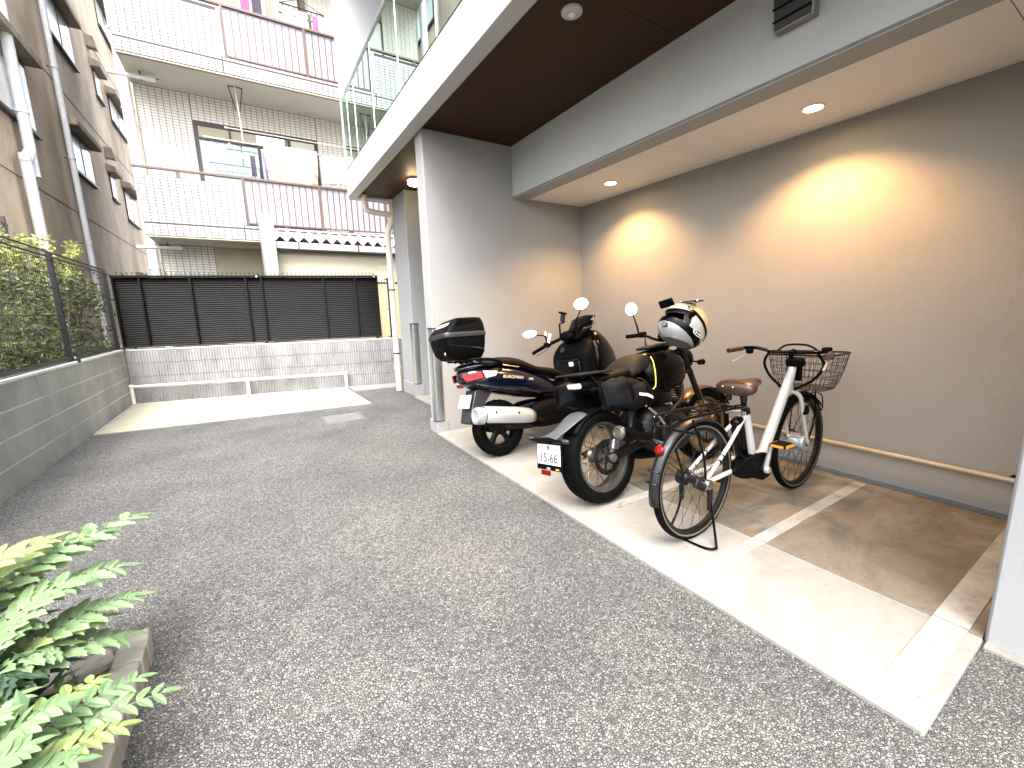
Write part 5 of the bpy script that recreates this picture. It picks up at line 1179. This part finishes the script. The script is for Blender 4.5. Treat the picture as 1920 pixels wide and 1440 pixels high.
# oval emblem on the cheek
em = frame_m((-.005,-.1215,-.032), (-.0,0,0) if False else (-1,0,.0), (0,.2,-1)) @ Matrix.Identity(4)
em = frame_m((-.02,.127,-.062), (-1,0,-.1), (-.1,-.3,1))
ov = MB(); ov.x = em; ov.rings([[(cos(2*pi*k/28)*.034,sin(2*pi*k/28)*.019,0) for k in range(28)],[(cos(2*pi*k/28)*.034,sin(2*pi*k/28)*.019,.003) for k in range(28)]]); ov = ov.build('emblem', WHITEPL, hm)
o2 = MB(); o2.x = em; o2.rings([[(cos(2*pi*k/28)*.031,sin(2*pi*k/28)*.0165,.0032) for k in range(28)],[(cos(2*pi*k/28)*.031,sin(2*pi*k/28)*.0165,.004) for k in range(28)]]); o2.build('emblem_field', GLOSSB, ov)
text('emblem_lettering', 'Arai', .025, WHITEPL, ov, em @ Matrix.Translation((0,0,.0042)), .0006)

GUARDG = mat('mudguard_grey', (.009,.009,.01), .35, var=.1, spec=.3)
GRIPB = mat('grip_brown', (.03,.012,.007), .5, var=.1)
# ------------------------------------------------------------------ white electric bicycle
bk = vehicle('bicycle', 'white electric city bicycle with brown saddle and front basket', 'bicycle', (.36, 1.04, .02), 0, 2)
RC = Vector((.035,0,.322)); FC = Vector((1.155,0,.322)); RW = .322
rwh = wheel(bk, RC, RW, .044, .034, STEEL, .034, .1, spoke=36, name='rear_wheel', sidewall=RUBT, spoke_m=STEEL, spoke_r=.0013)
fwh = wheel(bk, FC, RW, .044, .034, STEEL, .03, .09, spoke=36, name='front_wheel', sidewall=RUBT, spoke_m=STEEL, spoke_r=.0013)
MB().lathe([(-.055,.02),(-.05,.052),(-.03,.058),(.03,.058),(.05,.052),(.055,.02)], FC, (0,1,0), 30).build('hub_motor', SILVER, bk)
BB = Vector((.60,0,.29))
def ov_tube(p, q, r0, r1, fl): return MB().tube([p, Vector(p).lerp(Vector(q),.5), q], [r0,(r0+r1)/2,r1], 16, flat=fl)
ov_tube((1.012,0,.79),(.70,0,.315),.027,.031,1.1).build('main_tube', WHITEP, bk)
MB().tube([(1.035,0,.845),(1.0,0,.76),(.995,0,.74)], [.024,.026,.026], 14).build('head_tube', WHITEP, bk)
ov_tube((.505,0,.635),(.585,0,.345),.022,.028,1.0).build('seat_tube', WHITEP, bk)
MB().tube([(.585,0,.35),(.66,0,.335),(.71,0,.335)], .026, 12).build('bottom_bracket_lug', WHITEP, bk)
for sg in (1,-1):
    MB().tube([(.035,sg*.06,.322),(.3,sg*.055,.33),(.46,sg*.04,.345),(.6,sg*.025,.33)], .013, 10).build('chain_stay', WHITEP, bk)
    ss = MB().tube([(.04,sg*.06,.33),(.26,sg*.045,.47),(.47,sg*.015,.60)], .011, 10).build('seat_stay', WHITEP, bk)
    MB().tube([(.165,sg*.0525,.408),(.175,sg*.052,.414)], .0125, 10).build('stay_band', PLAST, ss)
    MB().tube([(.2,sg*.05,.431),(.206,sg*.05,.435)], .0125, 10).build('stay_band', PLAST, ss)
    fk = MB().tube(cr([(1.0,sg*.02,.69),(1.04,sg*.05,.65),(1.085,sg*.055,.52),(1.155,sg*.06,.322)],4), [.014]*5+[.013]*4+[.01]*4, 10).build('fork_blade', WHITEP, bk)
MB().tube([(1.0,0,.735),(1.01,0,.68)], .022, 12).build('fork_crown', WHITEP, bk)
MB().obox((.455,0,.47), (.075,.055,.28), Matrix.Rotation(radians(-16),4,'Y')).build('battery', GLOSSB, bk, bevel=.018)
MB().loftx([(.40,.27,.34,.02,2.6),(.46,.22,.36,.045,3),(.6,.2,.37,.055,3),(.68,.23,.35,.04,2.6)], 16).build('drive_unit', PLAST, bk, sub=1)
# chain case
cc = [(.27,.335,.015),(.32,.335,.035),(.42,.325,.055),(.5,.315,.075),(.57,.3,.085),(.64,.295,.07),(.67,.295,.03)]
MB().rings([[(x,-.085,z-h),(x,-.06,z-h),(x,-.06,z+h),(x,-.085,z+h)] for x,z,h in cc]).build('chain_case', PLAST, bk, bevel=.008)
MB().tube([(.555,-.1,.292),(.565,-.115,.40),(.57,-.12,.45)], [.016,.012,.013], 10).build('crank', SILVER, bk)
MB().lathe([(-.012,.018),(-.004,.022),(.01,.022)], (.555,-.112,.292), (0,1,0), 16).build('crank_bolt', SILVER, bk)
MB().tube([(.555,.095,.292),(.55,.11,.18),(.545,.115,.14)], [.014,.011,.013], 10).build('crank', SILVER, bk)
MB().lathe([(-.11,.02),(-.085,.022),(.085,.022),(.11,.02)], (.555,0,.292), (0,1,0), 18).build('crank_axle', STEEL, bk)
def pedal(c, sg):
    c = Vector(c); p = MB().box(c.x-.05,c.x+.05,c.y-.042,c.y+.042,c.z-.011,c.z+.011).build('pedal', PLAST, bk, bevel=.005)
    for s2 in (1,-1): MB().box(c.x-.04,c.x+.04,c.y+s2*.0425-.003,c.y+s2*.0425+.003,c.z-.008,c.z+.008).build('pedal_reflector', ORANGE, p, smooth=False)
    for s2 in (1,-1): MB().box(c.x+s2*.0505-.002,c.x+s2*.0505+.002,c.y-.034,c.y+.034,c.z-.007,c.z+.007).build('pedal_reflector', ORANGE, p, smooth=False)
pedal((.575,-.172,.452), -1); pedal((.545,.165,.14), 1)
# saddle and post
MB().tube([(.51,0,.60),(.46,0,.75)], .0145, 12).build('seat_post', PLAST, bk)
MB().tube([(.512,0,.615),(.505,0,.645)], .024, 14).build('seat_clamp', STEEL, bk)
MB().tube([(.5,.02,.63),(.47,.06,.625),(.43,.075,.62)], .006, 6).build('quick_release', ALU, bk)
sd_ = [(.355,.765,.80,.06,2.2),(.368,.738,.822,.112,2.6),(.41,.735,.83,.118,2.6),(.47,.755,.825,.09,2.4),(.53,.768,.818,.05,2.4),(.58,.77,.82,.036,2.2),(.625,.765,.815,.028,2.2),(.64,.775,.805,.014,2)]
sdl = MB().loftx(sd_, 22).build('saddle', LEATHER, bk, sub=2)
for (x,y) in ((.352,-.01),(.352,.05)): MB().lathe([(0,.007),(.004,.006),(.005,0)], (x,y,.79), (-1,0,.1), 12).build('rivet', CHROME, sdl)
for sg in (1,-1): MB().tube(cr([(.4,sg*.05,.755),(.44,sg*.03,.742),(.5,sg*.02,.745),(.57,0,.772)],4), .0035, 6).build('saddle_rail', STEEL, bk)
for sg in (1,-1): MB().lathe([(0,.016),(.012,.018),(.024,.016),(.036,.018),(.05,.014)], (.405,sg*.045,.705), (0,0,1), 14).build('saddle_spring', STEEL, bk)
# mudguards
def guard_strip(c, R_, a0, a1, w, n=24, drop=.6):
    g = []
    for i in range(n+1):
        a = radians(a0+(a1-a0)*i/n); g.append([tuple(Vector(c)+Vector((cos(a)*(R_-drop*q*q/w), q, sin(a)*(R_-drop*q*q/w)))) for q in (-w,-w*.6,0,w*.6,w)])
    return MB().sheet(g)
guard_strip(RC, .345, 15, 190, .03).build('rear_mudguard', GUARDG, bk, solid=.003)
guard_strip(FC, .345, 40, 150, .03).build('front_mudguard', PLAST, bk, solid=.003)
for sg in (1,-1):
    MB().tube([(.035,sg*.06,.33),(-.22,sg*.045,.52),(-.27,sg*.0,.475)], .0025, 5).build('mudguard_stay', STEEL, bk)
    MB().tube([(1.155,sg*.06,.33),(1.37,sg*.04,.57)], .0025, 5).build('mudguard_stay', STEEL, bk)
MB().lathe([(0,.026),(.01,.027),(.018,.02),(.021,0)], (-.245,0,.545), (-1,0,.45), 20).build('rear_reflector', REDL, bk)
for z_, o_ in ((.44,0),(.38,-.013)): MB().tube(cr([(-.272+o_,-.036,z_),(-.30+o_,-.03,z_+.01),(-.31+o_,0,z_+.012),(-.30+o_,.03,z_+.01),(-.272+o_,.036,z_)],4), .004, 6).build('guard_loop', STEEL, bk)
# rear rack
rk = MB()
for sg in (1,-1):
    rk.tube(cr([(.42,sg*.03,.66),(.36,sg*.07,.685),(.1,sg*.075,.70),(-.16,sg*.075,.70),(-.22,sg*.06,.69),(-.24,sg*.03,.645)],4), .0065, 8)
rk.tube([(-.23,-.05,.672),(-.245,0,.665),(-.23,.05,.672)], .0065, 8)
for x in (-.1,.08,.28): rk.tube([(x,-.075,.70),(x,.075,.70)], .005, 6)
rk.tube([(.36,-.07,.70),(-.05,-.03,.712),(-.05,.03,.712),(.36,.07,.70)], .005, 6)
rk.build('rear_rack', GLOSSB, bk)
for sg in (1,-1): MB().tube(cr([(.035,sg*.068,.33),(-.02,sg*.085,.5),(-.1,sg*.078,.69)],4), .006, 8).build('rack_stay', GLOSSB, bk)
MB().tube([(-.24,-.04,.66),(-.1,-.075,.62),(-.05,-.075,.61)], .006, 8).build('rack_brace', GLOSSB, bk)
# stand
MB().tube(cr([(.04,-.075,.3),(.05,-.1,.15),(.03,-.135,.02),(.0,-.15,.006),(-.035,-.1,.004),(-.04,.1,.004),(.0,.15,.006),(.03,.135,.02),(.05,.1,.15),(.04,.075,.3)],4), .007, 8).build('parking_stand', GLOSSB, bk)
for sg in (1,-1): MB().obox((.045,sg*.085,.24), (.03,.016,.12)).build('stand_bracket', STEEL, bk, bevel=.004)
MB().lathe([(-.02,.026),(-.006,.03),(.006,.026)], (.035,-.075,.322), (0,1,0), 16).build('axle_nut', CHROME, bk)
MB().lathe([(-.02,.045),(.02,.045),(.03,.03)], (.035,.07,.322), (0,1,0), 20).build('roller_brake', STEEL, bk)
MB().obox((-.02,-.07,.33), (.09,.02,.05), Matrix.Rotation(.5,4,'Y')).build('gear_changer', STEEL, bk, bevel=.006)
# handlebar: rises, spreads and sweeps back
MB().tube([(1.035,0,.845),(1.0,0,.93)], .014, 12).tube([(1.0,-.001,.93),(1.035,0,.945)], .016, 12).build('stem', PLAST, bk)
hbp = [(.80,.285,.955),(.88,.26,.965),(.97,.21,.965),(1.02,.12,.94),(1.035,0,.935),(1.02,-.12,.94),(.97,-.21,.95),(.88,-.26,.945),(.80,-.285,.935)]
MB().tube(cr(hbp,5), .0115, 10).build('handlebar', GLOSSB, bk)
for sg, z in ((1,.955),(-1,.935)):
    MB().tube([(.9,sg*.255,z+.01),(.86,sg*.27,z+.006),(.79,sg*.287,z)], [.016,.0165,.0165], 12).build('grip', GRIPB, bk)
    lv = MB().tube(cr([(.935,sg*.24,z-.02),(.87,sg*.25,z-.05),(.80,sg*.265,z-.075)],4), .007, 8, flat=.6).build('brake_lever', SILVER, bk)
    MB().obox((.945,sg*.23,z-.012), (.05,.03,.035)).build('lever_clamp', PLAST, bk, bevel=.006)
MB().obox((.93,-.225,.965), (.05,.04,.03)).build('shift_control', PLAST, bk, bevel=.006)
MB().obox((1.02,-.02,.875), (.045,.1,.05), Matrix.Rotation(-.3,4,'Y')).build('basket_bracket', PLAST, bk, bevel=.006)
for y0, y1 in ((.14,.03),(-.14,-.03)):
    MB().tube(cr([(1.02,y0,.94),(1.03,y0*1.25,.86),(1.02,y0*.9,.77),(1.0,y1,.70)],5), .0085, 8).build('cable', PLAST, bk)
MB().tube(cr([(1.03,.1,.94),(1.12,.08,.975),(1.15,-.02,.975),(1.1,-.1,.95),(1.03,-.12,.94)],5), .007, 8).build('cable', PLAST, bk)
MB().tube(cr([(1.12,-.03,.66),(1.4,-.02,.62),(1.43,-.02,.5),(1.3,-.03,.6)],5), .004, 6).build('lamp_cable', PLAST, bk)
# basket
bsk = MB()
def rrect(z, x0, x1, hw, r=.07, n=6):
    pts = []
    for cx, cy, a0 in ((x1-r,hw-r,0),(x0+r,hw-r,90),(x0+r,-hw+r,180),(x1-r,-hw+r,270)):
        for k in range(n+1): a = radians(a0+90*k/n); pts.append((cx+r*cos(a), cy+r*sin(a), z))
    return pts
lev = [(.685,1.10,1.335,.14),(.73,1.08,1.355,.158),(.78,1.075,1.37,.17),(.825,1.07,1.38,.18),(.87,1.068,1.39,.187),(.915,1.065,1.40,.193)]
RR = [rrect(*l) for l in lev]
for i, r in enumerate(RR): bsk.tube(r, .0065 if i == len(RR)-1 else .0021, 6 if i == len(RR)-1 else 4, closed=True)
def resample(r, m):
    P = [Vector(p) for p in r]+[Vector(r[0])]; L = [0]
    for a, b_ in zip(P[:-1], P[1:]): L.append(L[-1]+(b_-a).length)
    out = []
    for k in range(m):
        t_ = L[-1]*k/m; i = max(q for q in range(len(L)-1) if L[q] <= t_); out.append(P[i].lerp(P[i+1], (t_-L[i])/(L[i+1]-L[i])))
    return out
cols = [resample(r, 44) for r in RR]
for k in range(44): bsk.tube([c[k] for c in cols], .0017, 4)
for k in range(1,9): y = -.14+.28*k/9; bsk.tube([(1.105,y,.685),(1.33,y,.685)], .0017, 4)
for k in range(1,7): x = 1.1+.235*k/7; bsk.tube([(x,-.135,.685),(x,.135,.685)], .0017, 4)
bsk.build('basket', STEEL, bk)
for sg in (1,-1): MB().tube(cr([(1.155,sg*.06,.33),(1.2,sg*.07,.5),(1.22,sg*.06,.685)],4), .0045, 6).build('basket_stay', GLOSSB, bk)
MB().obox((1.06,-.0,.80), (.02,.09,.1)).build('basket_holder', PLAST, bk, bevel=.006)
MB().lathe([(-.03,.02),(-.01,.032),(.03,.034),(.036,.028)], (1.2,0,.7-.08), (1,0,-.1), 18).build('headlamp', PLAST, bk)
MB().obox((1.09,-.065,.56), (.05,.02,.06)).build('front_brake', PLAST, bk, bevel=.006)
